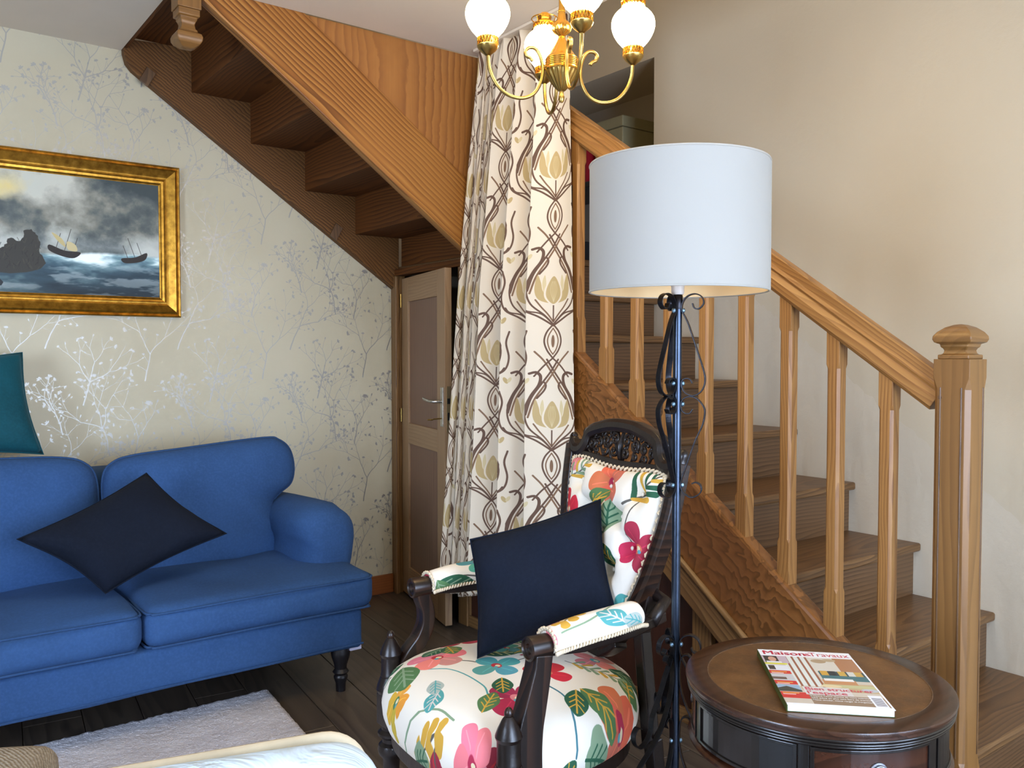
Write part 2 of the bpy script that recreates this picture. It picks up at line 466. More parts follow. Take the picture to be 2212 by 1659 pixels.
# curtain: paired tulips in an ogee of brown stems
BR, BR2, OL, OL2, CRM = (92, 66, 48), (118, 88, 62), (178, 154, 104), (198, 180, 136), (214, 200, 176)
def tulip_motif(cv, cx, cy):
    for sg in (1, -1):
        m = lambda pts: [(cx + sg * a, cy + b) for a, b in pts]
        # ogee line around the tulip, crossing at the knots
        cv.stroke(m(sp([(0, -.14), (.03, -.105), (.075, -.06), (.088, 0), (.07, .06), (.045, .105), (.04, .14), (.055, .155), (.075, .15)], 6)), [.006] * 20 + [.0105] * 23 + [.009] * 6, BR)
        cv.stroke(m(sp([(0, -.13), (.02, -.1), (.04, -.075), (.06, -.045)], 6)), .0055, BR2)
        cv.stroke(m(sp([(0, -.145), (.05, -.11), (.1, -.08), (.115, -.03), (.105, .03), (.115, .075)], 6)), .0068, BR)
        cv.stroke(m(sp([(0, -.14), (.04, -.1), (.085, -.088), (.1, -.07)], 6)), .0055, BR)
        cv.stroke(m(sp([(.078, -.02), (.06, .045), (.03, .1), (.0, .15), (-.03, .2), (-.06, .235)], 6)), .0065, BR2)
        cv.stroke(m(sp([(.085, -.01), (.068, .055), (.038, .108), (.007, .157), (-.02, .205)], 6)), .0065, BR)
        cv.stroke(m(sp([(.05, .055), (.028, .085), (.022, .105), (.03, .118), (.04, .112)], 6)), .0065, BR)
        # lens under the knot
        cv.stroke(m(sp([(0, -.14), (.022, -.17), (.03, -.205), (.02, -.24), (0, -.27)], 6)), .006, BR)
        cv.stroke(m(sp([(0, -.155), (.014, -.18), (.019, -.205), (.012, -.235), (0, -.255)], 6)), .0045, BR2)
        cv.stroke(m(sp([(0, -.27), (.03, -.3), (.06, -.34)], 6)), .006, BR)
        # small side bud
        cv.ell(cx + sg * .105, cy - .12, .007, .014, sg * .5, OL); cv.ell(cx + sg * .118, cy - .118, .006, .012, -sg * .5, OL2)
        cv.poly(m(sp([(.008, -.058), (.05, -.045), (.064, -.005), (.056, .05), (.044, .02), (.038, -.01), (.02, -.035)], 4, True)), OL)
        cv.poly(m(sp([(.01, -.05), (.028, -.02), (.027, .02), (.032, .05), (.04, .02), (.034, -.02), (.02, -.045)], 4, True)), OL2)
    cv.ell(cx, cy - .205, .006, .024, 0, BR2)
    cv.stroke([(cx, cy - .13), (cx, cy - .062)], .005, BR)
    pet = sp([(0, -.062), (.025, -.035), (.023, .005), (0, .045), (-.023, .005), (-.025, -.035)], 6, True)
    cv.poly([(cx + a * 1.25, cy + b * 1.08) for a, b in pet], CRM); cv.poly([(cx + a, cy + b) for a, b in pet], OL)
    for k in (-2, -1, 0, 1, 2):
        cv.stroke(sp([(cx, cy - .055), (cx + k * .006, cy - .01), (cx + k * .003, cy + .025)], 4), .0012, OL2)
cv = Cv(900, 1080, CRM, .40, .48, True)
tulip_motif(cv, .10, .26); tulip_motif(cv, .30, .02)
IM_CURT = cv.image('tulip_print')

# painted floral cloth
CRI, RED, PNK, CORL, TEAL, DGR, GRN, SAGE, OCH, STM = (176, 48, 76), (190, 50, 60), (222, 130, 134), (214, 110, 84), (84, 158, 156), (44, 92, 66), (84, 122, 76), (132, 156, 124), (206, 160, 62), (96, 92, 84)
def flower(cv, x, y, r, a0, col, n=4, cen=CORL):
    for k in range(n):
        a = a0 + k * 2 * PI / n
        c2 = tuple(int(max(0, min(255, c * RN.uniform(.9, 1.1)))) for c in col)
        P = sp([(0, 0), (.5, .42), (1.0, .36), (1.12, 0), (.95, -.38), (.5, -.4)], 5, True)
        cv.poly([(x + r * (u * math.cos(a) - v * math.sin(a)), y + r * (u * math.sin(a) + v * math.cos(a))) for u, v in P], c2)
        cv.stroke([(x + r * .3 * math.cos(a), y + r * .3 * math.sin(a)), (x + r * .85 * math.cos(a + .2), y + r * .85 * math.sin(a + .2))], r * .05, tuple(int(min(255, c * 1.25)) for c in col), .7)
    cv.ell(x, y, r * .26, r * .2, a0, cen); cv.ell(x + r * .05, y + r * .03, r * .13, r * .1, a0, (226, 210, 170)); cv.ell(x + r * .12, y - r * .1, r * .09, r * .08, a0, (92, 160, 170))
def leaf(cv, x, y, L, a, col=DGR, vein=SAGE, wd=.32):
    P = sp([(0, 0), (.25, wd * .8), (.6, wd), (1, 0), (.6, -wd), (.25, -wd * .8)], 5, True)
    f = lambda u, v: (x + L * (u * math.cos(a) - v * math.sin(a)), y + L * (u * math.sin(a) + v * math.cos(a)))
    cv.poly([f(u, v) for u, v in P], col)
    cv.stroke([f(0, 0), f(.9, 0)], L * .05, vein)
    for k in (.3, .5, .7):
        for s in (1, -1): cv.stroke([f(k - .1, 0), f(k + .1, s * wd * .6)], L * .04, vein)
def spray(cv, x, y, L, a, n=7, col=DGR, bend=.5, lw=.16, ll=.28):
    pts = [(x, y)]; 
    for i in range(n): a += bend / n; x += L / n * math.cos(a); y += L / n * math.sin(a); pts.append((x, y))
    cv.stroke(pts, L * .022, STM)
    for i in range(1, n + 1):
        for s in (1, -1):
            b = a + s * .75; l = L * ll * (1 - i / n * .4)
            q = pts[i]; cv.stroke([q, (q[0] + l * math.cos(b), q[1] + l * math.sin(b))], [L * lw * .22, L * lw * .4], col if (i + s) % 3 else OCH)
def stem(cv, pts, w, col=STM): cv.stroke(sp(pts, 6), w, col)
def hang(cv, x, y, s, a):
    for k in (-.5, 0, .5):
        b = a + k * .9; P = sp([(0, 0), (.45, .2), (1, 0), (.45, -.2)], 4, True)
        cv.poly([(x + s * (u * math.cos(b) - v * math.sin(b)), y + s * (u * math.sin(b) + v * math.cos(b))) for u, v in P], (150, 44, 62) if k else RED)
    cv.stroke([(x, y), (x + s * 1.35 * math.cos(a), y + s * 1.35 * math.sin(a))], s * .07, STM)
cv = Cv(1300, 1300, (236, 229, 214), 1.0, 1.0, True)
# the cloth in units of one repeat; 0.72 m across
stem(cv, [(.02, .9), (.12, .95), (.25, .93), (.36, .98)], .006); stem(cv, [(.1, .55), (.08, .66), (.12, .8)], .006); stem(cv, [(.3, .35), (.4, .47), (.5, .52)], .007)
stem(cv, [(.33, .3), (.45, .4), (.62, .42), (.7, .4)], .006, TEAL); stem(cv, [(.27, .02), (.24, .14), (.26, .25)], .008); stem(cv, [(.45, .02), (.5, .14), (.62, .24), (.72, .26)], .007, SAGE)
stem(cv, [(.22, .75), (.34, .73), (.46, .82), (.5, .9)], .007); stem(cv, [(.72, .6), (.82, .62), (.95, .58)], .007, (70, 120, 130)); stem(cv, [(.78, .1), (.88, .2), (.9, .32)], .006)
spray(cv, .04, .74, .34, .55, 8, DGR, .3); spray(cv, .55, .05, .22, 1.2, 6, OCH, -.6, .3, .2)
flower(cv, .14, .60, .085, .4, CRI, 4); flower(cv, .30, .42, .1, .2, PNK, 5, RED); flower(cv, .52, .54, .085, .1, TEAL, 4, RED); flower(cv, .66, .66, .08, .5, RED, 4, CORL)
flower(cv, .76, .47, .09, .3, CRI, 4, PNK); flower(cv, .06, .36, .07, .9, TEAL, 4, RED); flower(cv, .9, .8, .09, .7, CORL, 5, CRI); flower(cv, .62, .9, .08, .2, PNK, 4, TEAL)
flower(cv, .42, .2, .05, .2, OCH, 4, GRN); flower(cv, .93, .1, .08, .1, TEAL, 4, CRI); flower(cv, .36, .86, .06, 0, (190, 170, 120), 4, TEAL)
leaf(cv, .19, .52, .13, -.3, GRN, OCH); leaf(cv, .2, .5, .12, -1.2, DGR, SAGE); leaf(cv, .36, .56, .15, .9, DGR, (196, 196, 130)); leaf(cv, .26, .3, .17, -.4, GRN, SAGE); leaf(cv, .2, .33, .13, -1.6, DGR, SAGE)
leaf(cv, .23, .14, .15, -1.9, SAGE, GRN, .38); leaf(cv, .24, .74, .13, .3, DGR, SAGE); leaf(cv, .24, .72, .11, 1.2, GRN, SAGE); leaf(cv, .8, .7, .14, .4, GRN, OCH); leaf(cv, .8, .68, .12, -.6, DGR, OCH)
leaf(cv, .62, .5, .11, -.5, DGR, OCH); leaf(cv, .96, .62, .13, 1.6, SAGE, DGR); leaf(cv, .7, .9, .13, .9, DGR, SAGE); leaf(cv, .84, .88, .1, 2.6, GRN, OCH); leaf(cv, .95, .42, .12, -1.1, TEAL, (190, 190, 180)); leaf(cv, .55, .3, .1, -.9, TEAL, (210, 200, 190)); leaf(cv, .48, .32, .09, -.5, (170, 180, 170), TEAL)
hang(cv, .88, .34, .12, -1.3); hang(cv, .5, .74, .08, -1.4); hang(cv, .7, .2, .09, -1.2); hang(cv, .02, .2, .08, -1.8)
flower(cv, .83, .26, .06, .2, PNK, 5, CRI); leaf(cv, .76, .34, .11, 2.2, GRN, OCH); leaf(cv, .1, .1, .13, .5, DGR, (190, 190, 130)); leaf(cv, .58, .14, .1, .3, SAGE, DGR); leaf(cv, .45, .66, .1, 2.0, GRN, OCH); flower(cv, .38, .67, .05, .3, TEAL, 4, RED); spray(cv, .6, .78, .2, .3, 6, SAGE, .5, .2, .25); leaf(cv, .03, .5, .11, 2.3, DGR, OCH)
IM_FLO = cv.image('floral_print')

# a generic stormy seascape
def fbm(h, w, base, octs, seed, ratio=1.0):
    r = np.random.RandomState(seed); out = np.zeros((h, w)); amp = 1; tot = 0
    for o in range(octs):
        gy = max(2, int(base * 2 ** o)); gx = max(2, int(gy * ratio * w / h)); g = r.rand(gy + 2, gx + 2)
        y = np.linspace(0, gy, h); x = np.linspace(0, gx, w); yi = y.astype(int); xi = x.astype(int)
        fy = (y - yi)[:, None]; fx = (x - xi)[None]; fy = fy * fy * (3 - 2 * fy); fx = fx * fx * (3 - 2 * fx)
        a = g[yi][:, xi]; b = g[yi][:, xi + 1]; c = g[yi + 1][:, xi]; d = g[yi + 1][:, xi + 1]
        out += amp * ((a * (1 - fx) + b * fx) * (1 - fy) + (c * (1 - fx) + d * fx) * fy); tot += amp; amp *= .55
    return out / tot
PW, PH = 1180, 560
cv = Cv(PW, PH, (90, 98, 96), 1.08, .512)
cl = fbm(PH, PW, 3.0, 7, 5); cl2 = fbm(PH, PW, 3.5, 6, 8)
yy, xx = np.mgrid[0:PH, 0:PW]; yy = yy / PH; xx = xx / PW
def lerp3(t, stops):
    t = np.clip(t, 0, 1); o = np.zeros(t.shape + (3,))
    for k in range(3): o[..., k] = np.interp(t, [s[0] for s in stops], [s[1][k] for s in stops])
    return o / 255
sky = lerp3((cl - .28) * 2.3 + (cl2 - .5) * .5, [(0, (40, 48, 48)), (.3, (66, 72, 68)), (.5, (104, 104, 90)), (.7, (136, 134, 118)), (1, (178, 176, 156))])
sun = np.clip(1 - np.hypot((xx - .43) * 2.3, (yy - .80) * 2.4) * 2.6 + (cl2 - .5) * 2.2, 0, 1)[..., None]
sky = sky * (1 - sun) + np.array((206, 180, 104)) / 255 * sun
low = np.clip(1 - np.abs(yy - .42) * 7 + (cl - .5) * 3 + (xx - .7) * .8, 0, 1)[..., None] * .55
sky = sky * (1 - low) + np.array((176, 184, 176)) / 255 * low
sea = lerp3((fbm(PH, PW, 6, 6, 21, .35) - .25) * 2.0, [(0, (20, 36, 46)), (.5, (42, 66, 76)), (.72, (90, 120, 124)), (.86, (176, 196, 192)), (1, (222, 228, 220))])
fm = fbm(PH, PW, 16, 5, 33, .28); fm = np.clip((fm - .56) * 9, 0, 1)[..., None] * np.clip((.36 - yy) * 5, .1, 1)[..., None]; sea = sea * (1 - fm * .5) + np.array((190, 204, 200)) / 255 * fm * .5
sea *= (.55 + .75 * np.clip(yy / .4, 0, 1))[..., None]
hor = .34 + .02 * np.sin(xx * 9) + .015 * (cl2 - .5) * 3
k = np.clip((hor - yy) * 40 + .5, 0, 1)[..., None]
cv.a[:] = (np.clip(sky * (1 - k) + sea * k, 0, 1) ** .78 * 1.05).astype(np.float32)
cv.poly([(a + RN.uniform(-.004, .004), b_ + RN.uniform(-.004, .004)) for a, b_ in sp([(.47, .10), (.49, .17), (.53, .19), (.55, .225), (.585, .22), (.60, .265), (.63, .26), (.645, .225), (.65, .17), (.665, .13), (.6, .085)], 5, True)], (58, 56, 48))
for q in range(60):
    x_ = RN.uniform(.5, .65); y_ = RN.uniform(.1, .22); cv.stroke([(x_, y_), (x_ + RN.uniform(-.01, .01), y_ + RN.uniform(.008, .02))], .003, (40, 38, 34) if q % 2 else (78, 72, 58), .5)
cv.poly(sp([(.30, .02), (.36, .14), (.42, .16), (.47, .1), (.52, .03)], 4, True), (40, 44, 46))

for sx, sy, s, tl in ((.73, .185, 1.0, -.25), (.985, .175, .9, .3)):
    R2 = lambda u, v: (sx + s * (u * math.cos(tl) - v * math.sin(tl)), sy + s * (u * math.sin(tl) + v * math.cos(tl)))
    cv.poly([R2(a, b) for a, b in sp([(-.055, .012), (-.05, -.012), (0, -.022), (.04, -.016), (.055, .014), (.0, .004)], 4, True)], (46, 40, 34))
    for mx, mh in ((-.03, .07), (0, .1), (.03, .07)): cv.stroke([R2(mx, 0), R2(mx, mh)], .0018, (60, 54, 46))
    if s == 1.0:
        cv.poly([R2(a, b) for a, b in sp([(-.06, .065), (-.02, .05), (0, .02), (-.03, .035)], 4, True)], (196, 178, 122)); cv.poly([R2(a, b) for a, b in sp([(0, .045), (.03, .04), (.042, .015), (.01, .012)], 4, True)], (206, 190, 140))
for i in range(0):
    x = RN.uniform(0, 1.08); y = RN.uniform(.01, .17); l = RN.uniform(.01, .05)
    cv.stroke(sp([(x, y), (x + l * .5, y + RN.uniform(.002, .01)), (x + l, y)], 3), RN.uniform(.001, .003), (196, 206, 200), RN.uniform(.2, .7))
IM_SEA = cv.image('seascape_canvas')

# magazine cover picture (the words are set in real lettering on top)
cv = Cv(630, 840, (244, 243, 240), .21, .28)
cv.rect(.0, .008, .206, .245, (206, 192, 172)); cv.rect(.05, .15, .206, .245, (214, 206, 190)); cv.rect(.05, .07, .206, .11, (196, 172, 130))
cv.rect(.16, .16, .206, .245, (176, 124, 88)); cv.rect(.045, .09, .1, .245, (222, 224, 214))
for k in range(4): cv.poly([(.052 + k * .015, .088), (.057 + k * .015, .088), (.057 + k * .015, .245), (.052 + k * .015, .245)], (150, 92, 66))
cv.rect(.108, .125, .206, .17, (64, 112, 116)); cv.rect(.11, .15, .206, .172, (50, 78, 84))
for x, c in ((.112, (206, 160, 70)), (.13, (40, 56, 64)), (.15, (206, 166, 80)), (.17, (214, 210, 196)), (.185, (200, 160, 80))): cv.rect(x, .15, x + .016, .173, c)
cv.rect(.105, .105, .175, .128, (196, 140, 96)); cv.rect(.11, .122, .172, .134, (236, 232, 222)); cv.rect(.1, .09, .206, .104, (196, 190, 140)); cv.ell(.115, .095, .022, .007, 0, (226, 206, 160)); cv.ell(.19, .082, .018, .008, 0, (190, 194, 196))
cv.ell(.125, .225, .017, .011, 0, (176, 150, 116)); cv.ell(.15, .232, .015, .008, 0, (186, 164, 130))
cv.rect(.0, .205, .056, .245, (196, 176, 182)); cv.rect(.004, .205, .035, .243, (50, 38, 34)); cv.ell(.022, .226, .009, .013, 0, (206, 156, 130)); cv.rect(.006, .205, .04, .214, (226, 222, 220)); cv.rect(.0, .197, .05, .204, (222, 214, 60))
cv.rect(0, .165, .047, .192, (226, 226, 228)); cv.rect(.004, .168, .018, .19, (60, 50, 46)); cv.rect(0, .147, .047, .163, (206, 52, 50)); cv.rect(0, .113, .047, .145, (200, 196, 194)); cv.rect(0, .118, .03, .13, (110, 90, 80)); cv.rect(0, .094, .047, .112, (206, 52, 50))
cv.rect(0, .06, .047, .092, (150, 176, 196)); cv.poly([(0, .075), (.02, .085), (.047, .068), (.047, .06), (0, .06)], (60, 70, 64)); cv.rect(0, .03, .056, .058, (206, 52, 50))
cv.rect(.056, .008, .206, .05, (150, 124, 100)); cv.rect(.052, .05, .148, .088, (216, 208, 200)); cv.rect(.176, .008, .203, .06, (240, 240, 240))
for y in (.052, .102, .155):
    for k in range(2): cv.rect(.004, y - k * .006, .004 + .034 - k * .008, y - k * .006 + .0025, (240, 210, 90) if k == 0 else (240, 236, 230))
cv.rect(.176, .012, .203, .052, (240, 240, 240))
for k in range(14): cv.rect(.18, .014 + k * .0026, .2, .0152 + k * .0026, (60, 60, 80))
IM_MAG = cv.image('magazine_cover')

# ---------------------------------------------------------------- materials
M = {}
M['oak'] = wood('oak', '#744a24', '#946634', '#aa7c44', 34, .4, .3, spec=.4, con=.8)
M['oak_big'] = wood('oak_stringer', '#5a3210', '#8e5822', '#b07c3c', 17, .42, .22, spec=.35, xs=.09)
M['newel'] = wood('newel_wood', '#664522', '#7c562b', '#8a6234', 14, .38, .2, spec=.4, con=.6)
M['tread'] = wood('tread_wood', '#4a321e', '#664829', '#785734', 30, .38, .3, spec=.4)
M['riser'] = wood('riser_wood', '#432d19', '#5e4228', '#6e5032', 26, .42, .3)
M['under'] = wood('old_dark_wood', '#3a200d', '#5c3414', '#70431c', 22, .6, .3, spec=.2)
M['wallstr'] = wood('wall_stringer_wood', '#3a240f', '#65401a', '#7c542a', 24, .55, .35, spec=.25, burl=.03)
M['burl'] = wood('burl_wood', '#57340f', '#784a20', '#88582a', 11, .36, .2, burl=.16, xs=.3)
M['ply'] = wood('plywood', '#7a4a22', '#95602c', '#a56f36', 10, .4, .25, burl=.03, xs=.10, con=.9)
M['panel'] = wood('panel_wood', '#2c140a', '#3c1c0e', '#442212', 8, .5, .3, con=.5)
M['trimwood'] = wood('trim_wood', '#54381c', '#7a5730', '#8a683e', 24, .42, .3)
M['doorwood'] = wood('door_wood', '#7c5a3c', '#9c7c58', '#a88864', 20, .45, .3, con=.6)
M['doorpanel'] = wood('door_panel_wood', '#60422e', '#7c5c48', '#886852', 14, .45, .3, con=.6)
M['base'] = wood('baseboard_wood', '#6a3614', '#864a20', '#925628', 20, .4, .25, con=.6)
M['plank'] = wood('floor_plank_wood', '#38312a', '#52473c', '#605446', 14, .38, .35, spec=.45, con=.7)
M['dark'] = plain('dark_carved_wood', '#1c1310', .34, 0, 14, .5, .15, 90, .5)
M['darkrub'] = wood('dark_rubbed_wood', '#120b08', '#20140e', '#3c2416', 14, .33, .3, spec=.5)
M['brass'] = plain('aged_brass', '#a88a4c', .3, 1, 20, .25, .1, 80)
M['brass_pol'] = plain('polished_brass', '#d2a04a', .2, 1, 8, .1)
M['iron'] = plain('blackened_iron', '#2c2c30', .36, .9, 30, .3, .15, 120)
M['ironp'] = plain('steel_tube', '#39414e', .3, .9, 20, .2)
M['weld'] = plain('weld_metal', '#7c96a6', .35, .9, 200, .4, .5, 300)
M['nickel'] = plain('hammered_nickel', '#c8c6be', .35, 1, 30, .2, .6, 160)
M['pewter'] = plain('dull_pewter', '#77777a', .42, .9, 60, .3, .4, 200)
M['lockmet'] = plain('lock_metal', '#a8926a', .4, .8)
M['black'] = plain('matt_black', '#070707', .6)
M['char'] = plain('black_paint', '#17161a', .35, 0, 0, 0, .1, 50)
M['white'] = plain('white_plastic', '#cfcac2', .4)
M['ceil'] = plain('ceiling_paint', '#d9cdba', .9, 0, 3, .03, .08, 200)
M['plaster'] = plain('stair_wall_paint', '#c0b196', .88, 0, 1.5, .03, .35, 45)
M['plasterw'] = plain('rough_plaster', '#c1b39b', .88, 0, 3, .03, .6, 40)
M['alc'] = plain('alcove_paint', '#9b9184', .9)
M['blue'] = fabric('blue_cotton_velvet', '#2d4b74', .12, 900, .85, .12, 4, .3)
M['bluep'] = fabric('blue_piping', '#2a466c', .1, 900, .85, .1)
M['navy'] = fabric('navy_linen', '#0c1320', .12, 700, .9, .03, 5, .35)
M['teal'] = fabric('teal_velvet', '#06444e', .18, 900, .7, .5, 6, .3)
M['shade'] = None
M['flo'] = imgmat('floral_cloth', IM_FLO, .75, .12, 900)
M['curt'] = imgmat('tulip_curtain_cloth', IM_CURT, .62, .1, 800, .35)
M['sea'] = imgmat('seascape', IM_SEA, .5, .25, 600)
M['mag'] = imgmat('cover_print', IM_MAG, .22, 0, 1, .5)
M['paper'] = plain('paper_edges', '#e6e6e2', .6)
M['spine'] = plain('magazine_back', '#3a4416', .4)
M['redink'] = plain('red_ink', '#c02040', .35); M['redink2'] = plain('pale_red_ink', '#cc4456', .35); M['whiteink'] = plain('white_ink', '#f0eeea', .35); M['blackink'] = plain('dark_ink', '#1c1814', .35); M['yelink'] = plain('yellow_ink', '#f0dc50', .35)
M['braid'] = plain('cream_braid', '#d9c7a8', .8, 0, 60, .2)
M['mahog'] = wood('mahogany', '#241008', '#341a0e', '#3e2012', 12, .22, .3, spec=.6)
M['mahogtop'] = wood('mahogany_top', '#24140c', '#362014', '#42281a', 14, .25, .3, spec=.5)
M['ebony'] = plain('ebonised_panel', '#15110f', .22, 0, 10, .2, .05, 60, .6)
M['redbook'] = plain('red_cover', '#8c1420', .4, 0, 8, .1); M['redbook2'] = plain('dark_red_cover', '#5a1018', .4); M['orbook'] = plain('brown_orange_cover', '#a86a3c', .5)
M['cream'] = plain('cream_card', '#8f8a6c', .6, 0, 5, .06)
M['lining'] = plain('pale_lining', '#c9c6da', .8)

# wallpaper
t = NT('branch_wallpaper'); tc = t.n('TexCoord'); im = t.n('TexImage'); im.image = IM_WALL; im.extension = 'REPEAT'; t.l(tc.outputs['UV'], im.inputs['Vector'])
nz = t.noise(t.coord(rnd=False), 400, 2)
b2 = t.ramp(t.noise(t.coord(rnd=False), 2.0, 3), [(.3, srgb('#bbb092')), (.7, srgb('#c3b99c'))])
t.l(t.mix(b2, srgb('#a9a59c'), im.outputs['Color']), t.b.inputs['Base Color'])
mm = t.n('Math', operation='MULTIPLY'); t.l(im.outputs['Color'], mm.inputs[0]); mm.inputs[1].default_value = .72; t.l(mm.outputs[0], t.b.inputs['Metallic'])
rr = t.n('MapRange'); t.l(im.outputs['Color'], rr.inputs['Value']); rr.inputs['To Min'].default_value = .55; rr.inputs['To Max'].default_value = .47; t.l(rr.outputs[0], t.b.inputs['Roughness'])
t.b.inputs['Specular IOR Level'].default_value = .45
t.bump(nz, .06, .001); M['wallpaper'] = t.m
# globe: glowing opal glass
t = NT('lit_opal_glass'); t.b.inputs['Base Color'].default_value = srgb('#fff2d8'); t.b.inputs['Emission Color'].default_value = (1.0, .725, .34, 1); t.b.inputs['Emission Strength'].default_value = GLOBE_POWER; t.b.inputs['Roughness'].default_value = .2; M['globe'] = t.m
# lamp shade: translucent fabric
t = NT('white_shade_cloth'); t.b.inputs['Base Color'].default_value = srgb('#bfbeb8'); t.b.inputs['Roughness'].default_value = .85
tr = t.n('BsdfTranslucent'); tr.inputs[0].default_value = srgb('#efe2c4'); ms = t.n('MixShader'); ms.inputs[0].default_value = .42
t.l(t.b.outputs[0], ms.inputs[1]); t.l(tr.outputs[0], ms.inputs[2]); t.l(ms.outputs[0], t.t.nodes['Material Output'].inputs[0])
t.bump(t.noise(t.coord(scale=(300, 300, 900)), 1, 2), .08, .001); M['shade'] = t.m
M['shadein'] = plain('warm_lit_shade_inside', '#e2c99a', .8)  # warm chandelier light inside the shade, painted in as a cream colour
# leather top
t = NT('worn_brown_leather'); p = t.coord(); f1 = t.noise(p, 9, 6, .7); vo = t.n('TexVoronoi', feature='DISTANCE_TO_EDGE'); wp = t.n('VectorMath', operation='ADD'); nn = t.n('TexNoise'); t.l(p, nn.inputs['Vector']); t.set(nn, Scale=14, Detail=3)
ws = t.n('VectorMath', operation='SCALE'); t.l(nn.outputs['Color'], ws.inputs[0]); ws.inputs['Scale'].default_value = .08; t.l(p, wp.inputs[0]); t.l(ws.outputs[0], wp.inputs[1]); t.l(wp.outputs[0], vo.inputs['Vector']); vo.inputs['Scale'].default_value = 55
c = t.ramp(f1, [(.3, srgb('#3e2611')), (.55, srgb('#65411d')), (.75, srgb('#7c5429'))])
c = t.mix(c, srgb('#8a6c4a'), t.ramp(vo.outputs['Distance'], [(0, (.30,) * 3), (.03, (0, 0, 0))]))
t.bump(t.noise(p, 180, 3), .2, .001); M['leather'] = t.out(c, .34, 0, .5)
# rug pile
t = NT('silvery_pile'); p = t.coord(); c = t.ramp(t.noise(p, 7, 5, .6), [(.3, srgb('#c6c1c4')), (.7, srgb('#dedadc'))]); c = t.mix(c, srgb('#e4e2e6'), t.ramp(t.noise(p, 140, 3), [(.5, (0, 0, 0)), (.7, (.8,) * 3)]))
t.bump(t.noise(p, 160, 3), .6, .01); M['rug'] = t.out(c, .8, 0, .3)
# woven stool cloth
t = NT('beige_ribbed_weave'); p = t.coord(scale=(1, 1, 1)); wv = t.n('TexWave', wave_type='BANDS', bands_direction='DIAGONAL'); t.l(p, wv.inputs['Vector']); t.set(wv, Scale=55, Distortion=3, Detail=2)
c = t.ramp(t.noise(p, 160, 3), [(.3, srgb('#7d7060')), (.7, srgb('#b8ab96'))]); c = t.mix(c, srgb('#94866f'), t.ramp(wv.outputs['Fac'], [(.3, (.7,) * 3), (.7, (0, 0, 0))])); t.bump(wv.outputs['Fac'], .5, .004); M['weave'] = t.out(c, .9, 0, .2)
# white quilted cover
t = NT('white_crumpled_cotton'); p = t.coord(); c = t.ramp(t.noise(p, 5, 4), [(.3, srgb('#bccad2')), (.7, srgb('#ccd8de'))]); t.bump(t.noise(p, 9, 4, .6, 1.0), .6, .03); M['cotton'] = t.out(c, .85, 0, .2)
M['cottonw'] = plain('warm_cotton_piping', '#c4b496', .85, 0, 20, .08, .3, 60)
# ---------------------------------------------------------------- room shell
H = 2.56; YW = 3.99; XW = 3.03; XL = -2.4; YB = -2.0
def uvwall(vf, ax): return [(p[ax] / .53, p[2] / .64) for p in vf[0]]
def sbox(name, mat, lo, hi, parent=None, bevel=0, **k):
    o = box(name, mat, parent, lo, hi, bevel, **k)
    if parent is None: tag(o, kind='structure')
    return o
fl = sbox('floor', M['plank'], (XL, YB, -.08), (XW, YW, -.02))
vf = bxv((XL - .15, YW, 0), (2.235, YW + .15, H)); w1 = tag(mw('wall_back', vf, M['wallpaper'], None, gx=(1, 0, 0), uv=uvwall(vf, 0)), kind='structure')
sbox('wall_back_stairwell', M['plaster'], (2.235, YW, 0), (3.6, YW + .15, 5.0)); sbox('wall_back_upper', M['plaster'], (XL - .15, YW, H), (2.235, YW + .15, 5.0))
# the stair wall: finely undulating plaster, thick enough for the niche beside the landing
def relief(name, mat, y0, y1, z0, z1, x, nx, nz, amp):
    v = []; f = []
    for i in range(nx + 1):
        for j in range(nz + 1):
            y = y0 + (y1 - y0) * i / nx; z = z0 + (z1 - z0) * j / nz
            v.append((x - amp * (.5 + .5 * noise.fractal(Vector((y * 2, z * 2, 3)), .8, 2, 4)), y, z))
    for i in range(nx):
        for j in range(nz): a = i * (nz + 1) + j; f.append((a, a + nz + 1, a + nz + 2, a + 1))
    return mw(name, (v, f), mat, None, smooth=True)
sbox('wall_right', M['plaster'], (XW, YB, 0), (3.6, 2.9, 5.0))
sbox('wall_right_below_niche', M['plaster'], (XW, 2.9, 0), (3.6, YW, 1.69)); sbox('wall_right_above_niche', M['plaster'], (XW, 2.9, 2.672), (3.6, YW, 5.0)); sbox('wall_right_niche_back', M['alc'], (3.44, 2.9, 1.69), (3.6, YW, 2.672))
# rough strip of old plaster left along the steps
R1 = Vector((0, 0, 0))
def rough_strip():
    v = []; f = []; n = 150; m = 14
    for i in range(n + 1):
        y = .5 + (2.895 - .5) * i / n; zl = .19 + (y - 1.08) * .735
        for j in range(m + 1):
            t = j / m; z = zl - .35 + t * .78
            a = .0012 + .0045 * (1 - t) ** .6 * (.45 + .55 * noise.noise(Vector((y * 19, z * 19, 1)))) + .002 * noise.noise(Vector((y * 50, z * 50, 4)))
            if j > m - 4: a = a * (m - j) / 4 - .0006 * (j == m)
            v.append((XW - max(-.001, a), y, z))
    for i in range(n):
        for j in range(m): a = i * (m + 1) + j; f.append((a, a + m + 1, a + m + 2, a + 1))
    return v, f
tag(mw('trim_1', rough_strip(), M['plasterw'], None, smooth=True), kind='structure')
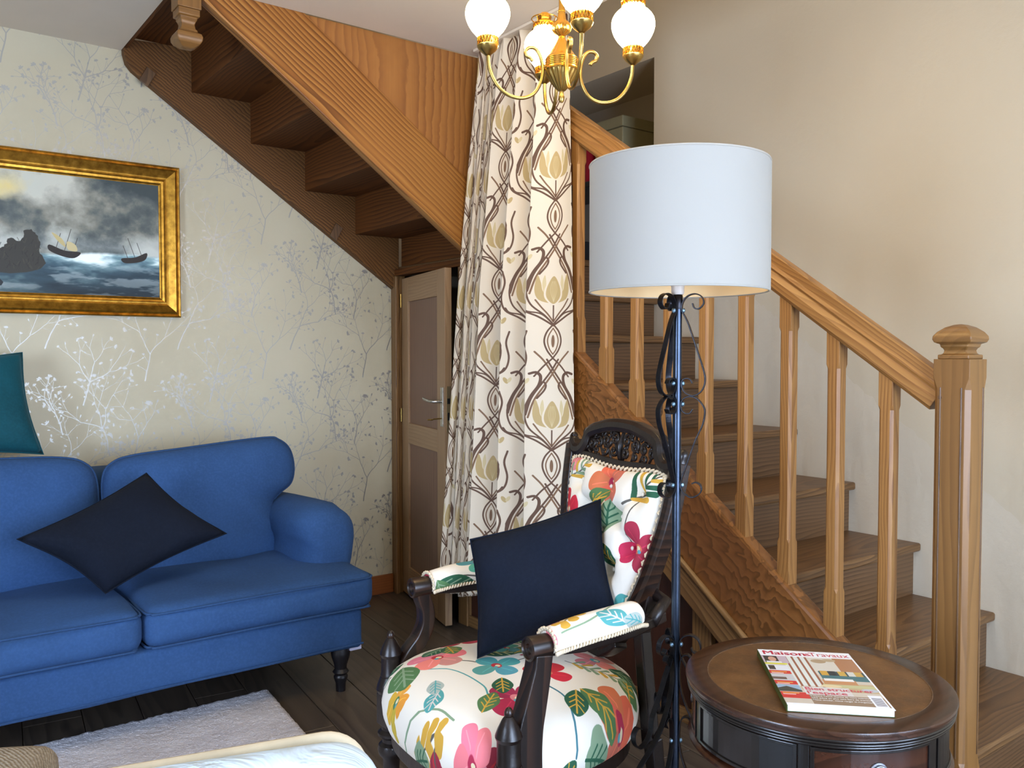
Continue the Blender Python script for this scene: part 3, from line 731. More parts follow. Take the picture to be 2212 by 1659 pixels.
# rear and side walls with their windows (behind the photographer)
def windowed_wall(pre, axis, a0, a1, c, th, holes, mat):
    """axis 0: wall runs along X at Y=c; axis 1: along Y at X=c"""
    def seg(p, q, z0, z1):
        if q - p < 1e-3 or z1 - z0 < 1e-3: return None
        lo = (p, min(c, c + th), z0) if axis == 0 else (min(c, c + th), p, z0); hi = (q, max(c, c + th), z1) if axis == 0 else (max(c, c + th), q, z1)
        return bxv(lo, hi)
    parts = []; x = a0
    for (p, q, z0, z1) in holes:
        parts += [seg(x, p, 0, H), seg(p, q, 0, z0), seg(p, q, z1, H)]; x = q
    parts.append(seg(x, a1, 0, H))
    tag(mw(pre, join(*[s for s in parts if s]), mat), kind='structure')
WH = [(.05, 1.45, .14, 2.08), (1.7, 2.8, .14, 2.08)]
windowed_wall('wall_front', 0, XL - .15, XW, YB, -.15, WH, M['plaster'])
windowed_wall('wall_left', 1, YB, YW, XL, -.15, [(-.05, 1.25, .14, 2.08)], M['plaster'])
t = NT('window_glass'); t.b.inputs['Transmission Weight'].default_value = 1; t.b.inputs['Roughness'].default_value = 0; t.b.inputs['IOR'].default_value = 1.45; GL = t.m
def window(n, axis, p, q, z0, z1, c):
    r = sthing('window_%d' % n)
    def b(nm, a, bb, za, zb, d0, d1, mt):
        lo, hi = ((a, c + d0, za), (bb, c + d1, zb)) if axis == 0 else ((c + d0, a, za), (c + d1, bb, zb))
        return box(nm, mt, r, lo, hi, .002)
    for a, bb, za, zb in ((p, q, z0, z0 + .06), (p, q, z1 - .06, z1), (p, p + .06, z0, z1), (q - .06, q, z0, z1), ((p + q) / 2 - .03, (p + q) / 2 + .03, z0, z1)): b('window_frame', a, bb, za, zb, -.12, -.06, M['white'])
    b('pane', p, (p + q) / 2, z0, z1, -.095, -.089, GL); b('pane', (p + q) / 2, q, z0, z1, -.095, -.089, GL)
window(1, 0, *WH[0], YB); window(2, 0, *WH[1], YB); window(3, 1, -.05, 1.25, .14, 2.08, XL)
# ceiling with the stair opening
OX = .9; OY = 3.138; SY = 1.0; SX = 2.21
polys = [[(XL - .15, YB - .15), (SX, YB - .15), (SX, OY), (OX, OY), (OX, YW), (XL - .15, YW)], [(SX, YB - .15), (XW, YB - .15), (XW, SY), (SX, SY)]]
tag(mw('ceiling', join(*[prism([(x, y, H) for x, y in p], (0, 0, .3)) for p in polys]), M['ceil']), kind='structure')
sbox('wall_upper_left', M['plaster'], (.7, .8, 2.86), (.85, YW, 5.0)); sbox('wall_upper_front', M['plaster'], (.7, .65, 2.86), (3.6, .8, 5.0)); sbox('ceiling_upper', M['ceil'], (.7, .65, 5.0), (3.6, YW + .15, 5.1))
# floor boards: each board a part of the floor
def clip(poly, lo, hi):
    for ax, s, c in ((0, 1, lo[0]), (0, -1, hi[0]), (1, 1, lo[1]), (1, -1, hi[1])):
        out = []
        for i in range(len(poly)):
            a, b = poly[i - 1], poly[i]; da, db = s * (a[ax] - c), s * (b[ax] - c)
            if (da >= 0) != (db >= 0):
                k = da / (da - db); out.append((a[0] + (b[0] - a[0]) * k, a[1] + (b[1] - a[1]) * k))
            if db >= 0: out.append(b)
        poly = out
        if len(poly) < 3: return []
    return poly
RP = random.Random(5); an = math.radians(6); ca, sa = math.cos(an), math.sin(an)
rot = lambda p, q: (p * ca + q * sa, -p * sa + q * ca)   # p across the boards, q along
pw = .1815
for i in range(-15, 19):
    p0 = .05 + i * pw; q = -2.6 - RP.random() * 1.2
    while q < 4.6:
        L = RP.uniform(1.1, 2.3); g = .0012
        pl = clip([rot(p0 + g, q + g), rot(p0 + pw - g, q + g), rot(p0 + pw - g, q + L - g), rot(p0 + g, q + L - g)], (XL + .001, YB + .001), (XW - .001, YW - .001))
        q += L
        if len(pl) > 2:
            zt = RP.uniform(-.0012, 0)
            mw('floorboard', prism([(x, y, -.02) for x, y in pl], (0, 0, .02 + zt)), M['plank'], fl, gx=(sa, ca, 0), bevel=.0012, seg=1)
# baseboard
sbox('baseboard_back', M['base'], (XL, YW - .018, 0), (2.205, YW, .098), bevel=.004)

# ---------------------------------------------------------------- staircase
ST = thing('staircase', 'quarter-turn oak staircase with square balusters, carved newel post and open underside', 'staircase', (2.2, 1.1, 0))
zt1 = lambda y: .432 + .734 * (y - 1.351)
YN = [1.08 + .2585 * k for k in range(9)]; ZN = [.19 * (k + 1) + .004 for k in range(9)]
for k in range(8):
    y1 = YN[k + 1] + .012
    box('tread', M['tread'], ST, (2.232, YN[k] - .028, ZN[k] - .03), (XW - .001, y1, ZN[k]), .008, 0, seg=3)
for k in range(9):
    box('riser', M['riser'], ST, (2.232, YN[k], (ZN[k - 1] if k else 0)), (XW - .002, YN[k] + .016, ZN[k] - .03), .001, 0)
box('landing', M['tread'], ST, (2.232, YN[8] - .028, ZN[8] - .03), (3.43, YW - .004, ZN[8]), .008, 0, seg=3)
X2 = [2.264 - .2665 * j for j in range(7)]; Z2 = [1.86 + .1875 * j for j in range(7)]
for j in range(6):
    box('tread', M['under'], ST, (X2[j + 1] - .0155, 3.186, Z2[j]), (X2[j] + .004, 3.952, Z2[j] + .03), .002, 1)
    z0 = ZN[8] - .02 if j == 0 else Z2[j - 1] + .0005
    box('riser', M['under'], ST, (X2[j] - .016, 3.186, z0), (X2[j] + .002, 3.952, Z2[j] + .005), .001, 1)
# outer string of the lower flight, its slanting cap and the lower rail
def yz(poly, x0, x1): return prism([(x0, y, z) for y, z in poly], (x1 - x0, 0, 0))
def xz(poly, y0, y1): return prism([(x, y0, z) for x, z in poly], (0, y1 - y0, 0))
sl1 = (0, 1, .734)
zb1 = lambda y: .37 + .727 * (y - 1.667)
mw('stringer', yz([(1.09, 0), (1.09, zt1(1.09)), (3.145, zt1(3.145)), (3.145, zb1(3.145) - .02), (1.19, 0)], 2.172, 2.232), M['burl'], ST, gx=sl1, bevel=.011, seg=2)
mw('rail_trim', yz([(1.17, 0), (1.25, zb1(1.25)), (3.145, zb1(3.145)), (3.145, zb1(3.145) - .1), (1.33, 0)], 2.162, 2.19), M['trimwood'], ST, gx=sl1, bevel=.004)
mw('rail_trim', tube([(2.164, 1.2, zb1(1.2) - .004), (2.164, 3.14, zb1(3.14) - .004)], .011, 10), M['trimwood'], ST, gx=sl1, autos=50)
zlow = lambda y: max(.001, zb1(y) - .09)
mw('panel', yz([(1.3, 0), (1.31, zlow(1.31)), (1.83, zlow(1.83)), (1.83, 0)], 2.215, 2.225), M['panel'], ST, gx=(0, 0, 1))
mw('panel', yz([(1.91, 0), (1.91, zlow(1.91)), (3.264, zlow(3.264)), (3.264, 0)], 2.215, 2.225), M['panel'], ST, gx=(0, 0, 1))
for a, b in ((1.83, 1.91), (3.256, 3.33)):
    mw('stile', yz([(a, 0), (a, zlow(a) if a < 3 else 1.66), (b, zlow(b) if a < 3 else 1.66), (b, 0)], 2.19, 2.235), M['trimwood'], ST, gx=(0, 0, 1), bevel=.003)
box('bottom_rail', M['trimwood'], ST, (2.2, 1.36, 0), (2.214, 3.256, .05), .002)
mw('panel', yz([(3.145, zb1(3.145) - .1), (3.145, 1.70), (3.335, 1.70), (3.335, 1.5)], 2.215, 2.225), M['panel'], ST, gx=(0, 0, 1))
# newel post
def newel_prof(h, tot): return None
NX, NY = 2.205, 1.0505; hw = .045
sec = lambda z, c, w=hw: [(NX + a * w, NY + b * w, z) for a, b in ((-1, -1 + c), (-1 + c, -1), (1 - c, -1), (1, -1 + c), (1, 1 - c), (1 - c, 1), (-1 + c, 1), (-1, 1 - c))]
def stack(rows):
    v = []; f = []; n = len(rows[0])
    for r in rows: v += r
    for j in range(len(rows) - 1):
        for i in range(n): f.append((j * n + i, j * n + (i + 1) % n, (j + 1) * n + (i + 1) % n, (j + 1) * n + i))
    f.append(tuple(range(n - 1, -1, -1))); f.append(tuple(range((len(rows) - 1) * n, len(rows) * n)))
    return v, f
post = mw('newel_post', stack([sec(0, .02), sec(.2, .02), sec(.23, .25), sec(1.165, .25), sec(1.195, .02), sec(1.241, .02)]), M['newel'], ST, gx=(0, 0, 1), bevel=.001, seg=1)
# sunk grooves down the faces
for fx, fy in ((-1, 0), (0, -1)):
    for s in (-1, 1):
        cx = NX + fx * hw + (s * .026 if fx == 0 else 0); cy = NY + fy * hw + (s * .026 if fy == 0 else 0)
        w = .0022
        if s == 1 or fx: mw('groove', tube([(cx, cy, .24), (cx, cy, 1.17)], w, 6), M['riser'], post, gx=(0, 0, 1))
cap = [(.0385, 1.241), (.0385, 1.252), (.031, 1.253), (.0285, 1.258), (.0275, 1.263), (.030, 1.268), (.0345, 1.272), (.0345, 1.278), (.038, 1.280), (.0455, 1.284), (.0485, 1.291), (.0475, 1.299), (.041, 1.309), (.028, 1.320), (.012, 1.327), (.002, 1.329)]
mw('newel_cap', lathe([(r, z) for r, z in cap], (NX, NY, 0), square=True), M['newel'], ST, gx=(1, 0, 0), bevel=.0025, seg=3, autos=35)
mw('peg', lathe([(.005, 0), (.005, .002)], (NX - hw - .001, NY + .027, 1.145), 12, ax=(1, 0, 0)), M['riser'], post)
# handrail
zr = lambda y: 1.212 + .692 * (y - 1.111)
a = .692; ln = math.hypot(1, a)
rs = [(-.02, -.046), (.02, -.046), (.02, -.02), (.027, -.012), (.022, -.004), (.031, .012), (.031, .034), (.022, .045), (-.022, .045), (-.031, .034), (-.031, .012), (-.022, -.004), (-.027, -.012), (-.02, -.02)]
dz = -.05
mw('handrail', sweep([(NX, 1.09, zr(1.09) + dz), (NX, 3.14, zr(3.14) + dz)], rs, side=(1, 0, 0)), M['oak'], ST, gx=(0, 1, a), bevel=.002)
# balusters
yb0 = 1.236
for k in range(12):
    y = yb0 + .1585 * k; z0 = zt1(y) - .02; z1 = zr(y) - .095
    if z1 - z0 < .2: break
    h = .0205
    s8 = lambda z, c, dzz=0: [(NX + p * h, y + q * h, z + dzz * q * h) for p, q in ((-1, -1 + c), (-1 + c, -1), (1 - c, -1), (1, -1 + c), (1, 1 - c), (1 - c, 1), (-1 + c, 1), (-1, 1 - c))]
    bl = mw('baluster', stack([s8(z0, .03, .734), s8(z0 + .13, .03), s8(z0 + .142, .36), s8(z1 - .10, .36), s8(z1 - .088, .03), s8(z1, .03, .69)]), M['oak'], ST, gx=(0, 0, 1), bevel=.0008, seg=1)
# upper flight: outer string, wall string, boarded triangle, drop newel
mw('stringer', xz([(2.2, 1.641), (.90, 2.579), (.90, 2.900), (2.2, 1.960)], 3.14, 3.185), M['oak_big'], ST, gx=(1, 0, -.7214), bevel=.004)
mw('plywood_panel', xz([(1.37, 2.5595), (2.21, 2.5595), (2.21, 1.95)], 3.148, 3.16), M['ply'], ST, gx=(0, 0, 1))
arc = [(.901, 2.60), (.901, 2.542), (.912, 2.50), (.935, 2.472), (.97, 2.447)]
mw('wall_stringer', xz(arc + [(2.232, 1.578), (2.232, 1.86), (2.1, 2.0), (1.2, 2.62)], 3.948, 3.989), M['wallstr'], ST, gx=(1, 0, -.69), bevel=.003)
for x, z in ((.985, 2.462), (1.865, 1.872)):
    mw('wedge', xz([(x - .025, z - .028), (x + .01, z - .052), (x + .045, z + .012), (x + .008, z + .035)], 3.938, 3.949), M['black'] if 0 else M['riser'], ST, gx=(0, 0, 1), bevel=.002)
box('fascia', M['under'], ST, (.901, 3.186, 2.56), (.916, 3.947, 2.86), .002)
box('fascia', M['under'], ST, (2.212, 2.99, 1.98), (2.225, 3.139, 2.558), .002)
DX, DY = .935, 3.172
mw('drop_newel', stack([[(DX + a * .041, DY + b * .041, z) for a, b in ((-1, -1), (1, -1), (1, 1), (-1, 1))] for z in (2.476, 2.95)]), M['newel'], ST, gx=(0, 0, 1), bevel=.002)
cap2 = [(.004, 2.340), (.022, 2.345), (.037, 2.356), (.044, 2.368), (.045, 2.380), (.041, 2.391), (.031, 2.397), (.030, 2.404), (.025, 2.410), (.0225, 2.425), (.026, 2.436), (.029, 2.440), (.029, 2.449), (.037, 2.452), (.037, 2.476)]
mw('drop_finial', lathe(cap2, (DX, DY, 0), square=True), M['newel'], ST, gx=(1, 0, 0), bevel=.003, seg=3, autos=35)

# ---------------------------------------------------------------- door of the cupboard under the stairs
D1 = sthing('door_1', (2.24, 3.93, 0))
tj = sthing('trim_2', (2.24, 3.96, 0))
box('door_jamb', M['trimwood'], tj, (2.205, 3.938, 0), (2.262, 3.988, 1.665), .003); box('door_lintel', M['under'], tj, (2.205, 3.186, 1.664), (2.262, 3.988, 1.698), .002)
box('door_jamb', M['trimwood'], tj, (2.198, 3.925, 0), (2.215, 3.955, 1.66), .003)
hx, hy = 2.236, 3.928; dv = Vector((-.219, -.976, 0)).normalized(); dn = Vector((-dv.y, dv.x, 0)) * 1
if dn.x > 0: dn = -dn     # dn: towards the room
def dpt(s, n, z): p = Vector((hx, hy, 0)) + dv * s + dn * n; return (p.x, p.y, z)
def dbox(name, mat, s0, s1, n0, n1, z0, z1, bevel=.002, gx=None, parent=None):
    v = [dpt(s, n, z) for z in (z0, z1) for (s, n) in ((s0, n0), (s1, n0), (s1, n1), (s0, n1))]
    g = gx or ((0, 0, 1) if z1 - z0 > s1 - s0 else tuple(dv))
    return mw(name, (v, BF), mat, parent or D1, gx=g, bevel=bevel)
DWd = .655; sw = .105
dbox('stile', M['doorwood'], 0, sw, -.034, 0, .012, 1.648); dbox('stile', M['doorwood'], DWd - sw, DWd, -.034, 0, .012, 1.648)
for z0, z1 in ((1.525, 1.648), (.80, .905), (.012, .16)): dbox('rail', M['doorwood'], sw, DWd - sw, -.034, 0, z0, z1, gx=tuple(dv))
dbox('door_panel', M['doorpanel'], sw - .005, DWd - sw + .005, -.024, -.010, .905, 1.525, 0, (0, 0, 1)); dbox('door_panel', M['doorpanel'], sw - .005, DWd - sw + .005, -.024, -.010, .16, .80, 0, (0, 0, 1))
lk = dbox('lock_plate', M['lockmet'], DWd, DWd + .002, -.028, -.008, .90, 1.11, .001)
dbox('latch_slot', M['black'], DWd + .002, DWd + .003, -.024, -.011, 1.03, 1.055, 0, parent=lk); dbox('latch_slot', M['black'], DWd + .002, DWd + .003, -.022, -.013, .955, .99, 0, parent=lk)
bp = dbox('handle_plate', M['nickel'], DWd - .052, DWd - .018, 0, .004, .925, 1.105, .003)
zc = 1.04
P = lambda s, n, z: Vector(dpt(s, n, z))
hp = catmull([P(DWd - .035, .004, zc), P(DWd - .035, .035, zc), P(DWd - .05, .048, zc), P(DWd - .09, .052, zc + .003), P(DWd - .14, .05, zc + .006)], 5)
mw('door_handle', sweep(hp, circ(.007, 8), scale=[1] * 12 + [(1.0, 1.0 + .12 * i) for i in range(len(hp) - 12)]), M['nickel'], bp, autos=50)
kp = [P(DWd - .035, .003, .962), P(DWd - .035, .045, .960)]
ring = [P(DWd - .035 - .013 * math.cos(t), .058 + .013 * math.sin(t), .958) for t in [2 * PI * i / 14 for i in range(14)]]
mw('key', join(tube(kp, .0032, 6), tube(ring, .0026, 6, closed=True)), M['riser'] if 0 else M['brass'], bp)
for z in (.905, 1.50): mw('hinge', lathe([(.005, 0), (.005, .07)], (hx - .006, hy + .002, z), 8), M['brass'], D1)

# niche by the landing: shelf, books, box
sh = tag(box('wall_shelf', M['char'], None, (3.08, 3.15, 2.145), (3.436, YW - .006, 2.175), .003), 'black shelf in the niche beside the landing holding red books', 'shelf')
for i, (y, h, th, lean, mt, lab) in enumerate([(3.62, .225, .022, .20, 'redbook', 'dark red book leaning in the niche nearest the curtain'), (3.585, .22, .010, .16, 'orbook', 'thin brown orange book leaning between two red books'), (3.55, .235, .026, .10, 'redbook2', 'darkest maroon book among the leaning books in the niche'), (3.515, .225, .012, .05, 'redbook', 'slim bright red book next to the maroon one'), (3.475, .235, .034, .0, 'redbook', 'thickest red book standing upright at the end of the row')]):
    b = thing('book', lab, 'book', (3.2, y, 2.1755), 'books in the niche by the landing')
    def L(p): return (p[0], y + (p[1]) + math.sin(lean) * (p[2]) , 2.1765 + th * math.sin(lean) + p[2] * math.cos(lean))
    def bx(x0, x1, y0, y1, z0, z1): v, f = bxv((x0, y0, z0), (x1, y1, z1)); return [L(q) for q in v], f
    mw('cover', join(bx(3.10, 3.25, -th / 2, -th / 2 + .002, 0, h), bx(3.10, 3.25, th / 2 - .002, th / 2, 0, h), bx(3.098, 3.101, -th / 2, th / 2, 0, h)), M[mt], b)
    mw('pages', bx(3.102, 3.246, -th / 2 + .002, th / 2 - .002, .004, h - .004), M['paper'], b)
cb = thing('storage_box', 'cream card box on the niche shelf beside the red books', 'box', (3.28, 3.33, 2.1755))
box('body', M['cream'], cb, (3.13, 3.215, 2.1756), (3.38, 3.425, 2.43), .006); box('lid', M['cream'], cb, (3.125, 3.21, 2.431), (3.385, 3.43, 2.487), .006)
tag(box('wall_bracket', M['riser'], None, (3.29, 2.902, 2.41), (3.33, 2.935, 2.52), .008), 'small dark bracket fixed to the side of the niche', 'bracket')
ck = thing('speaker', 'black box loudspeaker standing on the stair landing', 'speaker', (3.0, 3.5, ZN[8]))
box('cabinet', M['black'], ck, (2.9, 3.36, ZN[8] + .0005), (3.12, 3.70, ZN[8] + .13), .004); box('grille', M['char'], ck, (2.894, 3.375, ZN[8] + .012), (2.9, 3.685, ZN[8] + .12), .002)
# ---------------------------------------------------------------- gilt frame and seascape
pt = thing('framed_painting', 'stormy seascape painting in a wide gilt moulded frame on the wallpaper', 'painting', (.5, YW, 1.75))
PX0, PX1, PZ0, PZ1 = -.21, 1.128, 1.42, 2.083
FWD = .086
prof = [(0, .002), (0, .030), (.004, .034), (.010, .030), (.014, .036), (.022, .040), (.034, .033), (.048, .024), (.056, .022), (.058, .026), (.064, .027), (.067, .020), (.076, .018), (.079, .014), (.086, .012), (.086, .002)]
def frame_side(p, q, inw):
    """mitred moulding from corner p to q; inw points to the middle of the picture"""
    p, q, inw = Vector(p), Vector(q), Vector(inw); d = (q - p).normalized(); out = Vector((0, -1, 0)); v = []
    for base, s in ((p, 1), (q, -1)):
        for a, b in prof: v.append(tuple(base + inw * a + d * a * s + out * b))
    n = len(prof); f = [(i, (i + 1) % n, n + (i + 1) % n, n + i) for i in range(n)]
    f += [tuple(range(n - 1, -1, -1)), tuple(range(n, 2 * n))]
    return v, f
c0, c1, c2, c3 = (PX0, YW, PZ0), (PX1, YW, PZ0), (PX1, YW, PZ1), (PX0, YW, PZ1)
t = NT('old_gilding'); p = t.coord(); c = t.ramp(t.noise(p, 40, 4), [(.3, srgb('#8a5f1c')), (.6, srgb('#b8862e')), (.8, srgb('#cf9f48'))]); t.bump(t.noise(p, 90, 3), .1, .001); GILT = t.out(c, .36, .85)
for a, b, i in ((c0, c1, (0, 0, 1)), (c1, c2, (-1, 0, 0)), (c2, c3, (0, 0, -1)), (c3, c0, (1, 0, 0))): mw('frame_side', frame_side(a, b, i), GILT, pt, autos=40)
x0, x1, z0, z1 = PX0 + FWD, PX1 - FWD, PZ0 + FWD, PZ1 - FWD
v = [(x0 - .004, YW - .01, z0 - .004), (x1 + .004, YW - .01, z0 - .004), (x1 + .004, YW - .01, z1 + .004), (x0 - .004, YW - .01, z1 + .004)]
v += [(a, YW - .004, c) for a, b, c in v]
mw('canvas', (v, BF), M['sea'], pt, gx=(1, 0, 0), uv=[(0, 0), (1, 0), (1, 1), (0, 1)] * 2)

# ---------------------------------------------------------------- sofa
SF = thing('sofa', 'blue cotton sofa with rolled arms, loose box cushions and black turned feet', 'sofa', (.7, 3.3, 0))
XR = 1.505; XM = .688; XLf = -.10; YF = 2.845
def sag(p, u):
    p = list(p); p[2] += -.010 * math.cos(u[0] * PI) * (1 if u[2] > 0 else 0); p[2] += .010 * noise.noise(Vector((p[0] * 5, p[1] * 5, p[2] * 3))) + .003 * noise.noise(Vector((p[0] * 16, p[1] * 7, p[2] * 3))); p[1] += .004 * noise.noise(Vector((p[0] * 6, 3, p[2] * 8))); return p
def seat_cushion(x0, x1):
    rb = rbox((x0, YF, .308), (x1, 3.52, .432), .045, 20, (.004, .006, .028), sag)
    o = mw('seat_cushion', rb, M['blue'], SF, smooth=True)
    for zz in (.425, .318):
        i_ = .012 if zz < .4 else 0
        path = [(x0 + .028, 3.3, zz), (x0 + .006, 3.1, zz), (x0 + .004, YF + .05, zz), (x0 + .02, YF + .012, zz), (x0 + .06, YF + .0, zz - .001), ((x0 + x1) / 2, YF - .004, zz + .003), (x1 - .06, YF, zz), (x1 - .02 - i_, YF + .012, zz), (x1 - .004 - i_, YF + .05, zz), (x1 - .006 - i_, 3.1, zz)]
        mw('piping', tube(catmull(path, 5), .0042, 6), M['bluep'], o, smooth=True)
seat_cushion(XLf, XM - .002); seat_cushion(XM + .002, XR)
def skirt(p, u):
    p = list(p)
    if u[1] < -.5: p[1] += -.006 * noise.noise(Vector((p[0] * 4, 1, p[2] * 2)))
    if u[2] < -.5: p[2] += .008 * noise.noise(Vector((p[0] * 3, 4, 0)))
    return p
mw('base', rbox((XLf - .0, YF + .022, .165), (XR - .045, 3.80, .31), .018, 16, (0, .004, 0), skirt), M['blue'], SF, smooth=True)
mw('piping', tube([(XLf, YF + .018, .178), (.3, YF + .016, .176), (.7, YF + .015, .180), (1.1, YF + .016, .178), (XR - .046, YF + .018, .180)], .004, 6), M['bluep'], SF)
box('lining_strip', M['lining'], SF, (XR - .09, YF + .035, .152), (XR - .044, 3.2, .168), .002)
def back_cushion(x0, x1, ears):
    yb = 3.47; l, r = x0, x1
    if ears > 0: o = [(l + .015, .40), (r - .10, .40), (r - .095, .55), (r - .105, .63), (r - .075, .67), (r - .02, .71), (r - .002, .775), (r - .015, .85), (r - .06, .893), (r - .13, .905), (l + .3, .882), (l + .12, .868), (l + .04, .845), (l + .004, .79), (l + .002, .65)]
    else: o = [(r - .015, .40), (l + .10, .40), (l + .095, .55), (l + .105, .63), (l + .075, .67), (l + .02, .71), (l + .002, .775), (l + .015, .85), (l + .06, .885), (l + .13, .892), (r - .3, .885), (r - .12, .876), (r - .04, .85), (r - .004, .79), (r - .002, .65)]
    o = [(p.x, p.y) for p in catmull([(a, b, 0) for a, b in o], 5, True)]
    ep = (0, .19, .98)
    vf, uv = inflate(o, (0, yb - .115, 0), (1, 0, 0), (0, .16, 1), (0, -1, .16), .085, .10, 14, 2.2, .62)
    c = mw('back_cushion', vf, M['blue'], SF, smooth=True)
    # rolled welt around the face
    pth = [(a, yb - .115 + b * .16, b) for a, b in o]
    mw('piping', tube(pth, .0045, 6, closed=True), M['bluep'], c, smooth=True)
back_cushion(XM + .006, 1.452, 1); back_cushion(-.075, XM - .008, -1)
mw('back_frame', rbox((-.06, 3.62, .2), (1.42, 3.86, .80), .06, 10), M['blue'], SF, smooth=True)
def arm(cx, s):
    # English rolled arm: upright panel with a fat roll leaning outward
    prof = [(-.105, .30), (-.105, .50), (-.12, .56), (-.115, .615), (-.07, .66), (.0, .675), (.07, .655), (.118, .60), (.13, .53), (.118, .46), (.105, .40), (.10, .20), (.04, .19), (-.05, .19)]
    pr = [(p.x, p.y) for p in catmull([(a, b, 0) for a, b in prof], 4, True)]
    n = len(pr); v = []; f = []
    ys = [(3.045, .30), (3.05, .5), (3.06, .66), (3.078, .80), (3.105, .91), (3.145, .975), (3.2, 1.0), (3.3, 1.0), (3.5, .985), (3.7, .95), (3.80, .9)]
    cy = .42
    for y, k in ys:
        for a, b in pr:
            w = 1 + .016 * math.sin(y * 46 + b * 38 + math.sin(b * 17)) * (1 if (a > .06 and y < 3.5) else .15)
            v.append((cx + s * a * k * w, y, cy + (b - cy) * (.4 + .6 * k) * (w if b > .5 else 1) - (y - 3.1) * .03 * (b > .5)))
    for j in range(len(ys) - 1):
        for i in range(n): f.append((j * n + i, j * n + (i + 1) % n, (j + 1) * n + (i + 1) % n, (j + 1) * n + i))
    f.append(tuple(range(n - 1, -1, -1))); f.append(tuple(range((len(ys) - 1) * n, len(ys) * n)))
    o = mw('arm', (v, f), M['blue'], SF, smooth=True)
    pass
arm(1.425, 1); arm(-.10, -1)
for x, y in ((1.392, 2.915), (0.0, 2.915), (1.40, 3.74), (0.0, 3.74)):
    mw('leg', lathe([(.0175, .028 if x < 1 and y < 3.05 else 0), (.019, .03), (.026, .05), (.026, .056), (.022, .062), (.030, .072), (.022, .084), (.024, .1), (.034, .13), (.036, .145), (.032, .17)], (x, y, 0), 20), M['char'], SF, gx=(0, 0, 1), autos=40)

def mkpillow(name, label, cat, c4, th, mat, seed, group=None, pinch=.06, p=.55, parts=True):
    base = sum((Vector(c) for c in c4), Vector()) / 4
    T = thing(name, label, cat, (base.x, base.y, min(c[2] for c in c4)), group)
    vf = pillow(c4, th, 26, pinch, .014, seed, p)
    mw('cover', vf, mat, T, smooth=True)
    # seam round the rim
    bl, br, tr, tl = [Vector(c) for c in c4]; cen = (bl + br + tr + tl) / 4; pth = []
    for a, b in ((bl, br), (br, tr), (tr, tl), (tl, bl)):
        for i in range(12):
            u = -1 + 2 * i / 12; q = a.lerp(b, i / 12); pth.append(q + (cen - q) * pinch * (1 - u * u) * 1.6)
    mw('seam', tube(pth, .0028, 6, closed=True), mat, T, smooth=True)
    return T
mkpillow('cushion', 'navy cushion lying tilted against the back of the blue sofa', 'cushion', [(.605, 3.00, .478), (1.02, 3.06, .612), (.795, 3.24, .828), (.370, 3.10, .668)], .15, M['navy'], 2, 'navy cushions')
tp = mkpillow('cushion', 'teal velvet cushion standing on the sofa back against the wallpaper', 'cushion', [(.09, 3.66, .885), (.535, 3.70, .872), (.488, 3.84, 1.262), (.04, 3.83, 1.245)], .13, M['teal'], 3)

# ---------------------------------------------------------------- rug, stool, near armchair
RG = thing('rug', 'silvery grey shaggy rug on the floorboards in front of the sofa', 'rug', (0, 2, 0))
v = []; f = []; nx, ny = 300, 260
RX0, RX1, RY0, RY1 = -1.3, 1.17, .7, 3.055
for i in range(nx + 1):
    for j in range(ny + 1):
        a, b = i / nx, j / ny; y = RY0 + (RY1 - RY0) * b; x = RX0 + (RX1 - .09 * (RY1 - y) - RX0) * a
        e = min(a * (RX1 - RX0), (1 - a) * (RX1 - RX0), b * (RY1 - RY0), (1 - b) * (RY1 - RY0))
        z = .022 * min(1, (e / .02)) ** .5 + .0045 * noise.noise(Vector((x * 70, y * 70, 0))) + .002 * noise.noise(Vector((x * 12, y * 12, 5)))
        if e < 1e-6: z = .001
        v.append((x + .004 * noise.noise(Vector((x * 60, y * 60, 9))), y + .004 * noise.noise(Vector((x * 60, y * 60, 19))), max(.001, z)))
for i in range(nx):
    for j in range(ny): a = i * (ny + 1) + j; f.append((a, a + ny + 1, a + ny + 2, a + 1))
mw('pile', (v, f), M['rug'], RG, gx=(1, 0, 0), smooth=True)
SL = thing('footstool', 'beige ribbed woven footstool on the grey rug', 'stool', (.1, 1.95, .02))
sd = Vector((-.887, .462, 0)); sn = Vector((-.462, -.887, 0)); sO = Vector((.335, 2.10, 0))
def sw_(vf): return [tuple(sO + sd * p[0] + sn * p[1] + Vector((0, 0, p[2]))) for p in vf[0]], vf[1]
mw('cushion_top', sw_(rbox((0, 0, .12), (.55, .42, .402), .045, 14, (.004, .004, .012))), M['weave'], SL, gx=tuple(sd), smooth=True)
for a, b in ((.05, .05), (.5, .05), (.05, .37), (.5, .37)):
    q = sO + sd * a + sn * b; mw('foot', lathe([(.016, .029), (.024, .12), (.024, .14)], (q.x, q.y, 0), 14), M['char'], SL)
AC = thing('slipcovered_armchair', 'white crumpled cotton covered armchair with beige piping close to the camera', 'armchair', (.25, .95, 0))
ad_ = Vector((-.972, .233, 0)); an_ = Vector((-.233, -.972, 0)); aO = Vector((.590, 1.150, 0))
def aw(vf): return [tuple(aO + ad_ * p[0] + an_ * p[1] + Vector((0, 0, p[2]))) for p in vf[0]], vf[1]
def crum(p, u):
    p = list(p); k = noise.fractal(Vector((p[0] * 8, p[1] * 8, p[2] * 8)), .9, 2, 4); p[1] += .006 * k; p[2] += .004 * k; return p
mw('back', aw(rbox((0, 0, .1), (.78, .13, .697), .062, 30, (.01, .01, .012), crum)), M['cotton'], AC, smooth=True)
